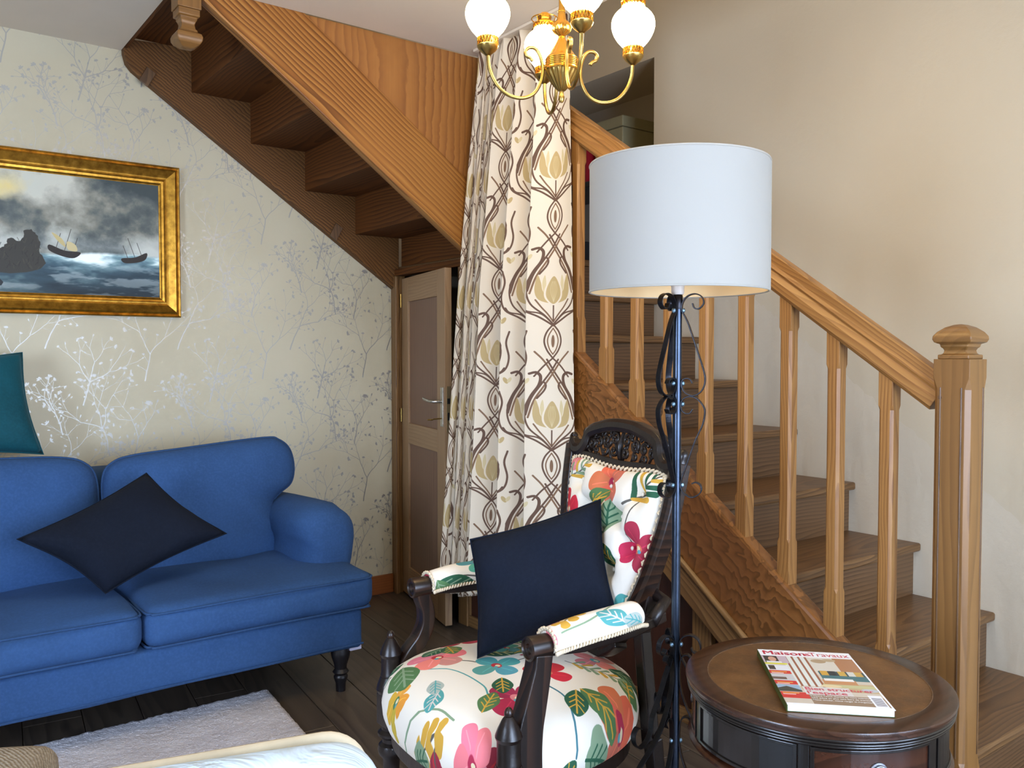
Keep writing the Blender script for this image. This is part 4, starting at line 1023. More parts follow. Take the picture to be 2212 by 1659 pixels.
rr_ = [(.79, .12)] + [(.79 - .07 + .07 * math.cos(t_), .622 + .066 * math.sin(t_)) for t_ in [PI / 2 * i / 8 for i in range(9)]] + [(.4, .691)] + [(.064 - .07 * math.sin(t_), .622 + .066 * math.cos(t_)) for t_ in [PI / 2 * i / 8 for i in range(9)]] + [(-.006, .12)]
mw('back_edge', aw(prism([(a_, -.020, b_ + .0025 * math.sin(a_ * 23)) for a_, b_ in rr_], (0, .020, 0))), M['cottonw'], AC, bevel=.012, seg=4, autos=60)
mw('seat', aw(rbox((.06, .13, .2), (.72, .66, .42), .05, 14, (.0, .0, .02), crum)), M['cotton'], AC, smooth=True)
for a in (-.0, .70): mw('arm', aw(rbox((a, .12, .12), (a + .09, .66, .50), .04, 12, (.0, .0, .01), crum)), M['cotton'], AC, smooth=True)
for a, b in ((.06, .06), (.72, .06), (.06, .6), (.72, .6)):
    q = aO + ad_ * a + an_ * b; mw('leg', lathe([(.016, .029), (.022, .13)], (q.x, q.y, 0), 12), M['char'], AC)

# ---------------------------------------------------------------- curtain
CU = thing('curtain', 'cream curtain with brown and gold art nouveau tulips hanging beside the stairs', 'curtain', (2.18, 2.9, .22))
NC, NR = 360, 70
# folds: broad faces turned to the room, with deep returns between them
FT = [(0, .285), (.285, .49), (.49, .71), (.71, .82), (.82, .91), (.91, 1.0)]
FU = [(.46, .03), (-.68, -1.04), (-2.03, -2.44), (-3.2, -3.45), (-4.1, -4.33), (-5.4, -5.62)]
def cpt(t, h):
    zt_ = 2.556; zb = .235 - .03 * math.sin(t * 9)
    yt = 2.50 + .555 * t; y_b = 2.43 + .80 * t
    y = yt + (y_b - yt) * h ** .8
    k = max(0, sum(1 for a, b in FT if t >= a) - 1); a, b = FT[k]; w = (t - a) / (b - a)
    R_ = .14                                    # share of the fold that turns back
    dp = (.035 + .05 * min(1, h * 2.2)) * min(1, (b - a) / .2) ** .8
    if w < 1 - R_:
        q = w / (1 - R_); x = -dp * (q ** 1.15) + .012 * math.sin(q * PI) * (1 + .3 * math.sin(h * 5 + k))
    else:
        q = (w - 1 + R_) / R_; q = q * q * (3 - 2 * q); x = -dp * (1 - q); 
        y -= .022 * math.sin(q * PI) * min(1, h * 3 + .3)
    x += .006 * math.sin(h * 6 + k * 2.1) * math.sin(w * PI)
    x += 2.143 - .075 * h * t - .01 * h
    if h < .05: x += .010 * (1 - h / .05) * math.sin(t * 95)
    z = zt_ + (zb - zt_) * h
    return x, y, z
def cu(t):
    k = max(0, sum(1 for a, b in FT if t >= a) - 1); a, b = FT[k]; w = (t - a) / (b - a); R_ = .14
    if w < 1 - R_: return FU[k][0] + (FU[k][1] - FU[k][0]) * w / (1 - R_)
    nx_ = FU[k + 1][0] if k + 1 < len(FU) else FU[k][1] - .3
    return FU[k][1] + (nx_ - FU[k][1]) * (w - 1 + R_) / R_
v = []; uv = []; f = []
VO = .29
for j in range(NR + 1):
    for i in range(NC + 1):
        p = cpt(i / NC, j / NR); v.append(p); uv.append((cu(i / NC), (p[2] - VO) / .48))
n = len(v)
for j in range(NR):
    for i in range(NC): a = j * (NC + 1) + i; f.append((a, a + 1, a + NC + 2, a + NC + 1))
cc = mw('cloth', (v, f), M['curt'], CU, uv=uv, smooth=True)
sm = cc.modifiers.new('s', 'SOLIDIFY'); sm.thickness = .0015; sm.offset = 1
mw('curtain_track', bxv((2.10, 2.49, 2.548), (2.16, 3.07, 2.559)), M['white'] if 0 else M['ceil'], CU, bevel=.002)

# ---------------------------------------------------------------- chandelier
CHX, CHY = 1.441, 1.704
CH = thing('chandelier', 'four-arm brass chandelier with glowing opal glass globes', 'chandelier', (CHX, CHY, 1.9))
CC = (CHX, CHY, 0)
mw('stem', lathe([(.010, 2.13), (.0075, 2.14), (.0075, 2.19), (.006, 2.2), (.006, 2.5), (.03, 2.51), (.05, 2.545), (.052, 2.5595)], CC, 20), M['brass_pol'], CH, autos=40)
def fluted(prof, n=48, lobes=18, amp=.06):
    v = []; f = []
    for r, z, k in prof:
        for i in range(n * 2):
            a = PI * i / n; rr = r * (1 + k * amp * math.cos(lobes * a)); v.append((CHX + rr * math.cos(a), CHY + rr * math.sin(a), z))
    m = n * 2
    for j in range(len(prof) - 1):
        for i in range(m): f.append((j * m + i, j * m + (i + 1) % m, (j + 1) * m + (i + 1) % m, (j + 1) * m + i))
    f.append(tuple(range(m - 1, -1, -1))); f.append(tuple(range((len(prof) - 1) * m, len(prof) * m)))
    return v, f
bd = mw('body', lathe([(.004, 1.90), (.007, 1.905), (.008, 1.915), (.0055, 1.92), (.0055, 1.928), (.012, 1.935)], CC, 20), M['brass'], CH, autos=40)
mw('fluted_bowl', fluted([(.010, 1.93, 0), (.016, 1.937, 1), (.026, 1.95, 1), (.036, 1.966, 1), (.041, 1.975, .6), (.043, 1.979, 0)]), M['brass'], CH, autos=50)
mw('drum', lathe([(.044, 1.978), (.046, 1.981), (.043, 1.984)] + [(.0425 - .0012 * (i % 2), 1.986 + i * .0022) for i in range(11)] + [(.041, 2.012), (.034, 2.02)], CC, 32), M['brass_pol'], CH, autos=40)
mw('cone', fluted([(.036, 2.014, .5), (.026, 2.03, 1), (.017, 2.045, 1), (.010, 2.06, .8), (.007, 2.068, 0)], 36, 14, .05), M['brass_pol'], CH, autos=50)
mw('fluted_knob', fluted([(.007, 2.066, 0), (.010, 2.07, .5), (.020, 2.078, 1), (.0245, 2.088, 1), (.021, 2.099, 1), (.011, 2.108, .6), (.009, 2.132, 0)], 36, 14, .09), M['brass_pol'], CH, autos=50)
armp = [(.076, 2.0), (.083, 2.008), (.092, 2.013), (.094, 2.026), (.082, 2.034), (.067, 2.03), (.055, 2.01), (.050, 1.978), (.055, 1.948), (.075, 1.917), (.108, 1.905), (.145, 1.914), (.172, 1.94), (.188, 1.975), (.192, 2.012)]
RA = .192
fw = math.atan2(.799, .601)
for k in range(4):
    aa = fw - PI / 2 + math.radians(11) + k * PI / 2; ux, uy = math.cos(aa), math.sin(aa)
    A = lambda r, z: (CHX + r * ux, CHY + r * uy, z)
    pth = catmull([A(r, z) for r, z in armp], 6)
    ar = mw('arm', tube(pth, .0046, 10), M['brass'], CH, smooth=True)
    mw('boss', lathe([(.005, 0), (.006, .003), (.004, .009)], A(.042, 1.988), 12, ax=(ux, uy, 0)), M['brass'], ar)
    c = A(RA, 0)
    mw('cup', lathe([(.005, 2.006), (.010, 2.010), (.020, 2.018), (.026, 2.026), (.0275, 2.030), (.0265, 2.032)], c, 24), M['brass'], ar, autos=40)
    def lattice(z0, z1, r, nm, par):
        vv = []; 
        parts = [lathe([(r - .0012, z0), (r - .0012, z1)], c, 28)]
        for s in (1, -1):
            for q in range(22):
                a0 = q * 2 * PI / 22
                parts.append(tube([(c[0] + r * math.cos(a0 + s * .28 * u), c[1] + r * math.sin(a0 + s * .28 * u), z0 + (z1 - z0) * u) for u in (0, .5, 1)], .0009, 4))
        return mw(nm, join(*parts), M['brass_pol'], par)
    lattice(2.032, 2.052, .0262, 'gallery', ar)
    gp = [(.024, 2.050), (.030, 2.058), (.042, 2.072), (.052, 2.090), (.0565, 2.108), (.054, 2.126), (.045, 2.140), (.034, 2.150), (.030, 2.153), (.029, 2.163)]
    pr = [(p.x, p.y) for p in catmull([(a, b, 0) for a, b in gp], 4)]
    g = mw('globe', lathe([(.001, 2.050)] + pr + [(.001, 2.163)], c, 40), M['globe'], CH, smooth=True)
    lattice(2.156, 2.168, .0305, 'top_gallery', g)
    def ring(z, R, r): return tube([(c[0] + R * math.cos(t), c[1] + R * math.sin(t), z) for t in [2 * PI * i / 28 for i in range(28)]], r, 6, closed=True)
    mw('chimney_rings', join(ring(2.169, .031, .0022), ring(2.185, .036, .0018), lathe([(.024, 2.168), (.026, 2.172), (.018, 2.18), (.02, 2.19), (.012, 2.2)], c, 16), *[tube([(c[0] + .031 * math.cos(t), c[1] + .031 * math.sin(t), 2.169), (c[0] + .036 * math.cos(t), c[1] + .036 * math.sin(t), 2.185)], .0016, 5) for t in (0.3, 1.9, 3.4, 5.0)]), M['brass_pol'], g)

# ---------------------------------------------------------------- floor lamp
LX, LY = 1.474, 1.334
LP = thing('floor_lamp', 'wrought iron scrollwork floor lamp with a large white drum shade', 'lamp', (LX, LY, 0))
LC = (LX, LY, 0)
mw('pole', lathe([(.010, .02), (.010, 1.362)], LC, 20), M['ironp'], LP, gx=(0, 0, 1), autos=40)
mw('pole_collar', lathe([(.0105, 1.355), (.0115, 1.36), (.0115, 1.385), (.0095, 1.388)], LC, 20), M['iron'], LP, autos=40)
mw('socket', lathe([(.0125, 1.388), (.0145, 1.392), (.0145, 1.405), (.017, 1.41), (.017, 1.45), (.013, 1.452)], LC, 24), M['white'], LP, autos=40)
mw('bulb', lathe([(.012, 1.452), (.014, 1.47), (.028, 1.50), (.03, 1.52), (.022, 1.545), (.006, 1.555)], LC, 24), M['paper'], LP, smooth=True)
SR, SZ0, SZ1 = .2, 1.394, 1.680
shd = mw('shade', lathe([(SR, SZ0), (SR, SZ1)], LC, 96), M['shade'], LP, autos=60)
me = shd.data; bm = bmesh.new(); bm.from_mesh(me); bmesh.ops.delete(bm, geom=[q for q in bm.faces if len(q.verts) > 4], context='FACES'); bm.to_mesh(me); bm.free()
so = shd.modifiers.new('s', 'SOLIDIFY'); so.thickness = .0016; so.offset = -1
def ringL(z, R, r, n=72): return tube([(LX + R * math.cos(t), LY + R * math.sin(t), z) for t in [2 * PI * i / n for i in range(n)]], r, 8, closed=True)
mw('rim', ringL(SZ0 + .001, SR - .0005, .0026), M['shade'], shd, smooth=True); mw('rim', ringL(SZ1 - .001, SR - .0005, .0024), M['shade'], shd, smooth=True)
mw('warm_lit_inner', join(lathe([(SR - .0032, SZ0 + .001), (SR - .0032, SZ1 - .002)], LC, 96)), M['shadein'], shd, autos=60)  # added inner cylinder, its colour carries the warm light falling in from above
o_ = bpy.data.objects['warm_lit_inner']; bm = bmesh.new(); bm.from_mesh(o_.data); bmesh.ops.delete(bm, geom=[q for q in bm.faces if len(q.verts) > 4], context='FACES'); bm.to_mesh(o_.data); bm.free()
sa_ = math.atan2(-.601, .799) - math.radians(16)
mw('seam', bxv((-.0015, -.004, SZ0), (.0015, .004, SZ1)), M['shade'], shd); sm_ = bpy.data.objects[[o.name for o in shd.children if o.name.startswith('seam')][0]]
Ms = Matrix.Translation((LX + (SR + .0006) * math.cos(sa_), LY + (SR + .0006) * math.sin(sa_), (SZ0 + SZ1) / 2)) @ Matrix.Rotation(sa_, 4, 'Z'); sm_.matrix_basis = W[shd].inverted() @ Ms @ Matrix.Rotation(0, 4, 'Z')
sm_.data.transform(Matrix.Identity(4))
mw('spider', join(*[tube([(LX + .015 * math.cos(t), LY + .015 * math.sin(t), 1.45), (LX + .199 * math.cos(t), LY + .199 * math.sin(t), 1.56)], .0015, 6) for t in (.4, 2.5, 4.6)], ringL(1.45, .016, .002, 20)), M['white'], LP)
K = .001052
def zz(y): return 1.25 - (y - 768) * K
def px(pts): return [((x - 1461) * K, zz(y)) for x, y in pts]
up1 = px([(1493, 656), (1497, 666), (1507, 668), (1517, 656), (1512, 642), (1498, 636), (1482, 641), (1472, 655), (1471, 672), (1483, 696), (1501, 748), (1517, 797), (1521, 820), (1517, 838), (1507, 850), (1493, 854), (1478, 847), (1471, 833), (1473, 821), (1482, 817), (1490, 820), (1494, 828)])
up2 = px([(1495, 883), (1489, 892), (1479, 892), (1471, 884), (1470, 871), (1477, 860), (1492, 856), (1506, 862), (1518, 877), (1521, 891), (1516, 917), (1501, 951), (1484, 1001), (1472, 1037), (1470, 1050), (1475, 1062), (1489, 1073), (1503, 1071), (1514, 1060), (1513, 1047), (1504, 1041), (1494, 1044)])
lo1 = px([(1495, 1402), (1500, 1410), (1510, 1411), (1516, 1400), (1510, 1382), (1492, 1374), (1475, 1383), (1470, 1400), (1475, 1426), (1493, 1460), (1514, 1505)]) + [(.078, .435), (.083, .405), (.098, .385), (.118, .378), (.134, .392), (.137, .412), (.126, .425), (.114, .420)]
lo2 = [(.030, .545), (.036, .556), (.028, .566), (.016, .560), (.011, .54), (.011, .50), (.022, .455), (.05, .40), (.08, .365), (.115, .335), (.145, .30), (.165, .26), (.172, .22), (.17, .16), (.178, .10), (.198, .055), (.222, .035), (.24, .045), (.243, .065), (.23, .078), (.216, .072)]
lo3 = [(.030, .40), (.036, .412), (.028, .422), (.016, .416), (.011, .395), (.012, .345), (.03, .29), (.06, .25), (.09, .215), (.105, .175), (.10, .14), (.08, .12), (.055, .125), (.04, .145), (.045, .17), (.062, .175), (.07, .16)]
lo4 = [(.011, .24), (.02, .19), (.045, .15), (.07, .11), (.085, .07), (.11, .035), (.14, .025), (.16, .04), (.155, .06), (.14, .06)]
RGT = math.atan2(-.601, .799)
for k, off in enumerate((-22, -142, 98)):
    aa = RGT + math.radians(off); ux, uy = math.cos(aa), math.sin(aa)
    for pts in (up1, up2, lo1, lo2, lo3, lo4):
        pth = catmull([(LX + max(.0098, r) * ux, LY + max(.0098, r) * uy, z) for r, z in pts], 5)
        mw('scroll', sweep(pth, rect(.014, .0026), side=(-uy, ux, 0)), M['iron'], LP, bevel=.0006, seg=1)
    for z in (1.352, 1.187, 1.140, .955, .588, .365):
        mw('weld', lathe([(.002, -.006), (.0045, -.003), (.005, .001), (.0035, .005)], (LX + .0125 * ux, LY + .0125 * uy, z), 8), M['weld'], LP, smooth=True)
    mw('foot', lathe([(.008, .0), (.010, .004), (.008, .016), (.004, .034)], (LX + .222 * ux, LY + .222 * uy, 0), 12), M['iron'], LP)
    for r, z in ((.075, .238), (.13, .318)):
        mw('rivet', lathe([(.004, -.004), (.0065, 0), (.004, .004)], (LX + r * ux, LY + r * uy, z), 10), M['weld'], LP, smooth=True)

# ---------------------------------------------------------------- drum table
TX, TY, TZ, TR = 1.474, .970, .62, .25
TB = thing('drum_table', 'round dark wood drum table with a worn brown leather top', 'table', (TX, TY, 0))
TCc = (TX, TY, 0)
mw('leather_inset', lathe([(.001, TZ - .006), (.206, TZ - .006), (.206, TZ - .0005), (.001, TZ - .0005)][::-1], TCc, 96), M['leather'], TB, autos=40)
def annulus(r0, r1, z0, z1, n=96, mould=True):
    prof = [(r0, z0), (r0, z1), (r1 - .004, z1), (r1 - .001, z1 - .0015), (r1, z1 - .005), (r1 - .001, z1 - .009), (r1 - .004, z1 - .011)] + [(r1 - .004, z0), ]
    v = []; f = []; m = len(prof)
    for i in range(n):
        a = 2 * PI * i / n
        for r, z in prof: v.append((TX + r * math.cos(a), TY + r * math.sin(a), z))
    for i in range(n):
        for k in range(m): f.append((i * m + k, i * m + (k + 1) % m, ((i + 1) % n) * m + (k + 1) % m, ((i + 1) % n) * m + k))
    return v, f
mw('top_band', annulus(.2065, TR, TZ - .016, TZ), M['mahogtop'], TB, autos=40)
mw('reeding', join(*[tube([(TX + R * math.cos(t), TY + R * math.sin(t), z) for t in [2 * PI * i / 96 for i in range(96)]], .0032, 8, closed=True) for R, z in ((.2445, TZ - .0185), (.2435, TZ - .0245), (.241, TZ - .030))]), M['ebony'], TB, smooth=True)
mw('inlay_line', tube([(TX + .2062 * math.cos(t), TY + .2062 * math.sin(t), TZ - .0006) for t in [2 * PI * i / 96 for i in range(96)]], .0011, 6, closed=True), M['riser'], TB)
mw('carcase', lathe([(.02, TZ - .13), (.236, TZ - .13), (.243, TZ - .127), (.244, TZ - .121), (.238, TZ - .118), (.232, TZ - .116), (.232, TZ - .030), (.02, TZ - .030)], TCc, 96), M['mahog'], TB, autos=40)
def arcpanel(a0, a1, r0, r1, z0, z1, n=14):
    v = []; f = []
    for i in range(n + 1):
        a = a0 + (a1 - a0) * i / n
        for r, z in ((r0, z0), (r1, z0), (r1, z1), (r0, z1)): v.append((TX + r * math.cos(a), TY + r * math.sin(a), z))
    for i in range(n):
        for k in range(4): f.append((i * 4 + k, i * 4 + (k + 1) % 4, (i + 1) * 4 + (k + 1) % 4, (i + 1) * 4 + k))
    f.append((3, 2, 1, 0)); f.append((n * 4, n * 4 + 1, n * 4 + 2, n * 4 + 3)); return v, f
R_ = math.radians
for k in range(6):
    am = R_(-121 + 60 * k); real = k % 2 == 0
    dr = mw('drawer' if real else 'apron_panel', arcpanel(am - R_(26.5), am + R_(26.5), .230, .2352, TZ - .108, TZ - .040), M['mahog'] if real else M['ebony'], TB, bevel=.0012)
    for z0, z1, b0, b1 in ((TZ - .112, TZ - .106, -27, 27), (TZ - .042, TZ - .036, -27, 27), (TZ - .112, TZ - .036, -27.3, -25.8), (TZ - .112, TZ - .036, 25.8, 27.3)):
        mw('cockbead', arcpanel(am + R_(b0), am + R_(b1), .230, .2385, z0, z1), M['ebony'], dr, bevel=.001)
    if real:
        ux, uy = math.cos(am), math.sin(am); c = (TX + .2355 * ux, TY + .2355 * uy, TZ - .073)
        kb = mw('rosette', lathe([(.016, 0), (.0155, .002), (.012, .003), (.010, .0025), (.008, .005), (.003, .006)], c, 24, ax=(ux, uy, 0)), M['pewter'], dr, autos=40)
        c2 = Vector(c) + Vector((ux, uy, 0)) * .005; side = Vector((-uy, ux, 0))
        mw('ring_pull', tube([c2 + side * .013 * math.cos(t) + Vector((0, 0, .013 * math.sin(t) - .002)) for t in [2 * PI * i / 24 for i in range(24)]], .0014, 6, closed=True), M['pewter'], kb)
    av = R_(-91 + 60 * k)
    mw('divider', arcpanel(av - R_(2.2), av + R_(2.2), .230, .2365, TZ - .116, TZ - .032, 4), M['ebony'], TB, bevel=.001)
mw('pedestal', lathe([(.030, .11), (.045, .12), (.05, .15), (.036, .19), (.022, .22), (.026, .30), (.034, .36), (.024, .40), (.032, .42), (.02, .44), (.06, .485), (.07, .491)], TCc, 32), M['mahog'], TB, autos=40)
for k in range(4):
    aa = R_(14 + 90 * k); ux, uy = math.cos(aa), math.sin(aa)
    pth = catmull([(TX + r * ux, TY + r * uy, z) for r, z in ((.02, .16), (.07, .165), (.12, .12), (.17, .06), (.215, .022), (.24, .014))], 5)
    mw('leg', sweep(pth, circ(.016, 8, .013), scale=[1.3 - .5 * i / len(pth) for i in range(len(pth))]), M['mahog'], TB, smooth=True)

# ---------------------------------------------------------------- magazine
MG = thing('magazine', 'home decorating magazine with red title lying on the leather table top', 'magazine', (1.45, .95, TZ))
mbl, mbr, mtr, mtl = Vector((1.290, .905, 0)), Vector((1.418, .775, 0)), Vector((1.612, .985, 0)), Vector((1.484, 1.115, 0))
ex = (mbr - mbl); ey = (mtl - mbl); mth = .0135
def mp(u, v_, z): q = mbl + ex * u + ey * v_; return (q.x, q.y, TZ + z)
def slab(z0, z1, i=0.0): return [mp(i, i, z0), mp(1 - i, i, z0), mp(1 - i, 1 - i, z0), mp(i, 1 - i, z0), mp(i, i, z1), mp(1 - i, i, z1), mp(1 - i, 1 - i, z1), mp(i, 1 - i, z1)], BF
mw('pages', slab(.0008, mth - .001, .008), M['paper'], MG)
mw('back_cover', slab(.0002, .0008), M['spine'], MG)
cvr = slab(mth - .0009, mth)
mw('front_cover', cvr, M['mag'], MG, gx=tuple(ex), uv=[(0, 0), (1, 0), (1, 1), (0, 1)] * 2)
mw('spine', ([mp(-.004, 0, .0002), mp(.006, 0, .0002), mp(.006, 1, .0002), mp(-.004, 1, .0002), mp(-.004, 0, mth - .0002), mp(.006, 0, mth - .0002), mp(.006, 1, mth - .0002), mp(-.004, 1, mth - .0002)], BF), M['spine'], MG)
exn, eyn = ex.normalized(), ey.normalized(); PWm, PHm = ex.length, ey.length
def text(s, u, v_, h, wid, mat, name='lettering', bold=0, dz=0):
    c = bpy.data.curves.new('t', 'FONT'); c.body = s; c.size = 1; c.offset = bold
    o = bpy.data.objects.new('t', c); COL.objects.link(o); dg = bpy.context.evaluated_depsgraph_get(); dg.update()
    me = bpy.data.meshes.new_from_object(o.evaluated_get(dg)); bpy.data.objects.remove(o)
    vs = np.array([tuple(q.co) for q in me.vertices]); x0, y0 = vs[:, 0].min(), 0; w = vs[:, 0].max() - x0
    sx = wid / w; sy = h / .72
    me2v = []; 
    org = mbl + ex * u + ey * v_
    for q in me.vertices:
        P_ = org + exn * ((q.co.x - x0) * sx * PWm) + eyn * (q.co.y * sy * PHm); me2v.append((P_.x, P_.y, TZ + mth + .00025 + dz))
    fs = [tuple(p.vertices) for p in me.polygons]; bpy.data.meshes.remove(me)
    return mw(name, (me2v, fs), mat, MG)
for k_ in (0, .0035, .007): text('Maison', .042 + k_, .900, .078, .45, M['redink'], dz=k_ * .03)
text('&', .495, .900, .055, .07, M['redink2'], bold=.006); text('Travaux', .545, .900, .078, .425, M['redink2'])
text('Bien structurer', .27, .255, .050, .66, M['redink2'], bold=.010); text("l'espace", .27, .192, .050, .38, M['redink2'], bold=.010)
text("L'espace, l'atout charme de votre intérieur", .28, .150, .019, .56, M['whiteink'], bold=.01); text('Une pièce en plus sans faire de travaux', .28, .118, .019, .56, M['whiteink'], bold=.01); text("Mieux circuler, mieux ranger et s'organiser", .28, .086, .019, .56, M['whiteink'], bold=.01)
# ---------------------------------------------------------------- carved armchair
CHR = thing('carved_armchair', 'antique dark carved armchair with buttoned floral cream upholstery', 'armchair', (1.094, 1.733, 0))
Bv = Vector((.996, -.080, 0)).normalized(); Sv = Vector((.080, .996, 0)).normalized(); C0 = Vector((1.094, 1.733, 0)); Zv = Vector((0, 0, 1))
def cp(b, s, z): return C0 + Bv * b + Sv * s + Zv * z
# seat
ns = 72; SB, SAa, SSs = .20, .30, .300
def sout(a, k=1.0):
    c, s_ = math.cos(a), math.sin(a); e = 2 / 2.7
    b = SB + SAa * k * math.copysign(abs(c) ** e, c); s = SSs * k * math.copysign(abs(s_) ** e, s_)
    s *= 1 - .16 * max(0, (b - SB) / SAa)
    return b, s
v = []; uv = []; f = []
rows = [(.93, .300), (.985, .315), (1.02, .345), (1.03, .375), (1.01, .405), (.965, .430), (.88, .448), (.75, .462), (.55, .473), (.3, .479), (.12, .481)]
for k, z in rows:
    for i in range(ns):
        a = 2 * PI * i / ns; b, s = sout(a, k); p = cp(b, s, z)
        v.append(tuple(p)); kk = k if z > .37 else 1.03 + (.375 - z) * 1.6
        b2, s2 = sout(a, kk); uv.append((.50 - s2 * 1.42, .62 + (b2 - .2) * -1.42 * -1))
nr = len(rows)
for j in range(nr - 1):
    for i in range(ns): f.append((j * ns + i, j * ns + (i + 1) % ns, (j + 1) * ns + (i + 1) % ns, (j + 1) * ns + i))
f.append(tuple(range((nr - 1) * ns, nr * ns)))
mw('seat', (v, f), M['flo'], CHR, uv=uv, smooth=True)
mw('seat_rail', join(*[prism([tuple(cp(b, s, .27)) for b, s in [sout(2 * PI * i / 48, .955) for i in range(48)]], (0, 0, .045))]), M['dark'], CHR, bevel=.003)
# front posts and turned legs
for s in (.300, -.300):
    c = tuple(cp(0, s, 0))
    lg = mw('leg', lathe([(.016, .0), (.024, .004), (.026, .02), (.020, .032), (.0215, .04), (.0225, .14), (.024, .16), (.034, .172), (.037, .185), (.034, .198), (.024, .205), (.024, .215), (.036, .225), (.036, .232), (.026, .24), (.026, .25)], c, 28), M['dark'], CHR, autos=40)
    mw('post_block', lathe([(.026, .25), (.029, .253), (.029, .335), (.026, .338)], c, square=True), M['dark'], CHR, bevel=.002)
    mw('bell', lathe([(.024, .336), (.036, .340), (.040, .350), (.037, .362), (.030, .380), (.028, .384)], c, 16), M['dark'], CHR, autos=25)
    mw('post', lathe([(.027, .384), (.0275, .390), (.026, .394), (.026, .436), (.028, .440), (.030, .445), (.0285, .450), (.024, .462), (.014, .482), (.009, .488)], c, 16), M['dark'], CHR, autos=25)
    mw('finial', lathe([(.008, .487), (.010, .491), (.0095, .498), (.006, .505), (.001, .508)], c, 16), M['darkrub'], CHR, smooth=True)
for s in (.225, -.225):
    p0, p1 = cp(.47, s, .30), cp(.56, s * 1.02, 0)
    mw('leg', sweep(catmull([p0, cp(.49, s, .18), p1], 6), rect(.036, .036), side=tuple(Sv)), M['dark'], CHR, bevel=.004)
# arms
for sg in (1, -1):
    s0 = .288 * sg
    sup = [(.034, .285), (.032, .33), (.030, .385), (.048, .435), (.082, .475), (.100, .515), (.100, .555), (.090, .585), (.084, .605)] if sg > 0 else [(.040, .285), (.042, .34), (.044, .40), (.050, .45), (.060, .49), (.070, .53), (.078, .565), (.082, .59), (.084, .605)]
    pth = catmull([cp(b, s0 + sg * .004, z) for b, z in sup], 5); m = len(pth)
    wd_ = (lambda q: 2.2 - 1.0 * min(1, q * 1.3)) if sg < 0 else (lambda q: 1.75 - .7 * min(1, q * 2.6))
    sp_ = mw('arm_support', sweep(pth, rect(.044, .036), side=tuple(Sv), scale=[(1, wd_(i / m)) for i in range(m)]), M['darkrub'], CHR, gx=(0, 0, 1), bevel=.004)
    kb = mw('scroll_knob', lathe([(.004, .004), (.010, .006), (.012, .002), (.020, .002), (.0215, -.002), (.0265, .0), (.0275, .006), (.0265, .05), (.02, .056)], tuple(cp(.056, s0, .617)), 28, ax=tuple(Bv)), M['darkrub'], CHR, autos=40)
    mw('arm_rail', sweep([cp(.075, s0, .612), cp(.2, s0 - sg * .002, .600), cp(.36, s0 - sg * .02, .600), cp(.48, s0 - sg * .045, .61)], rect(.034, .026), side=tuple(Sv)), M['dark'], CHR, bevel=.004)
    ap = catmull([cp(.108, s0, .620), cp(.125, s0, .623), (cp(.2, s0 - sg * .002, .630)), cp(.29, s0 - sg * .01, .632), cp(.36, s0 - sg * .02, .634), cp(.388, s0 - sg * .025, .630)], 6); m = len(ap)
    n_ = 24; v = []; uv = []; f = []
    for i, P_ in enumerate(ap):
        t = i / (m - 1); k = .92 + .16 * math.sin(t * PI); 
        if t > .9: k *= max(.45, 1 - ((t - .9) / .1) ** 2 * .55)
        for j in range(n_):
            a = 2 * PI * j / n_; dz = math.sin(a); ds = math.cos(a)
            h = .030 * k * (dz if dz > 0 else dz * .75) + (.004 if dz > 0 else 0); w = .035 * k * ds
            q = P_ + Sv * w + Zv * h; v.append(tuple(q)); uv.append((.18 + t * .38 if sg > 0 else .80 - t * .38, .35 + sg * .22 + j / n_ * .34))
    for i in range(m - 1):
        for j in range(n_): f.append((i * n_ + j, i * n_ + (j + 1) % n_, (i + 1) * n_ + (j + 1) % n_, (i + 1) * n_ + j))
    f.append(tuple(range(n_ - 1, -1, -1))); f.append(tuple(range((m - 1) * n_, m * n_)))
    pad = mw('arm_pad', (v, f), M['flo'], CHR, uv=uv, smooth=True)
    for side in (1, -1):
        bp_ = []
        for i, P_ in enumerate(ap):
            q = P_ + Sv * side * .0345 + Zv * -.014; bp_.append(q)
        fine = catmull(bp_, 8)
        mw('braid', tube([q + Zv * .0035 * math.sin(i * 1.25) + Sv * side * .002 * math.cos(i * 1.25) for i, q in enumerate(fine)], .0030, 5), M['braid'], pad, smooth=True)
    P_ = ap[0]; ringp = [P_ - Bv * .002 + Sv * .0345 * math.cos(t) + Zv * (.030 * math.sin(t) + .003) for t in [PI * (-.1 + 1.2 * i / 60) for i in range(61)]]
    mw('braid', tube([q + (q - P_).normalized() * .003 * math.sin(i * 1.3) for i, q in enumerate(ringp)], .0032, 5), M['braid'], pad, smooth=True)
# back: plane leaning backward, slightly turned as it stands in the room
tw = math.radians(7)
eS = (Sv * math.cos(tw) + Bv * math.sin(tw)).normalized(); eB = (Bv * math.cos(tw) - Sv * math.sin(tw)).normalized()
eT = (Zv * .985 + eB * .17).normalized(); eN = eS.cross(eT).normalized()
if eN.dot(Bv) > 0: eN = -eN
BO = cp(.455, .0, .46)
def bk(s, t, n=0): return BO + eS * s + eT * t + eN * n
def outl(pts, n=6): return [(p.x, p.y) for p in catmull([(a, b, 0) for a, b in pts], n, True)]
half = [(.0, .045), (.075, .075), (.125, .14), (.165, .22), (.200, .31), (.222, .40), (.226, .465), (.222, .495)]
top_ = [(.16, .500), (.08, .492), (.0, .488)]
full = half + top_ + [(-a, b) for a, b in top_[:-1][::-1]] + [(-a, b) for a, b in half[1:][::-1]]
ol = outl(full, 5)
btn = [(s, t) for t, ss in ((.16, (0,)), (.23, (-.07, .07)), (.30, (0, -.14, .14)), (.37, (-.075, .075)), (.44, (0, -.15, .15))) for s in ss]
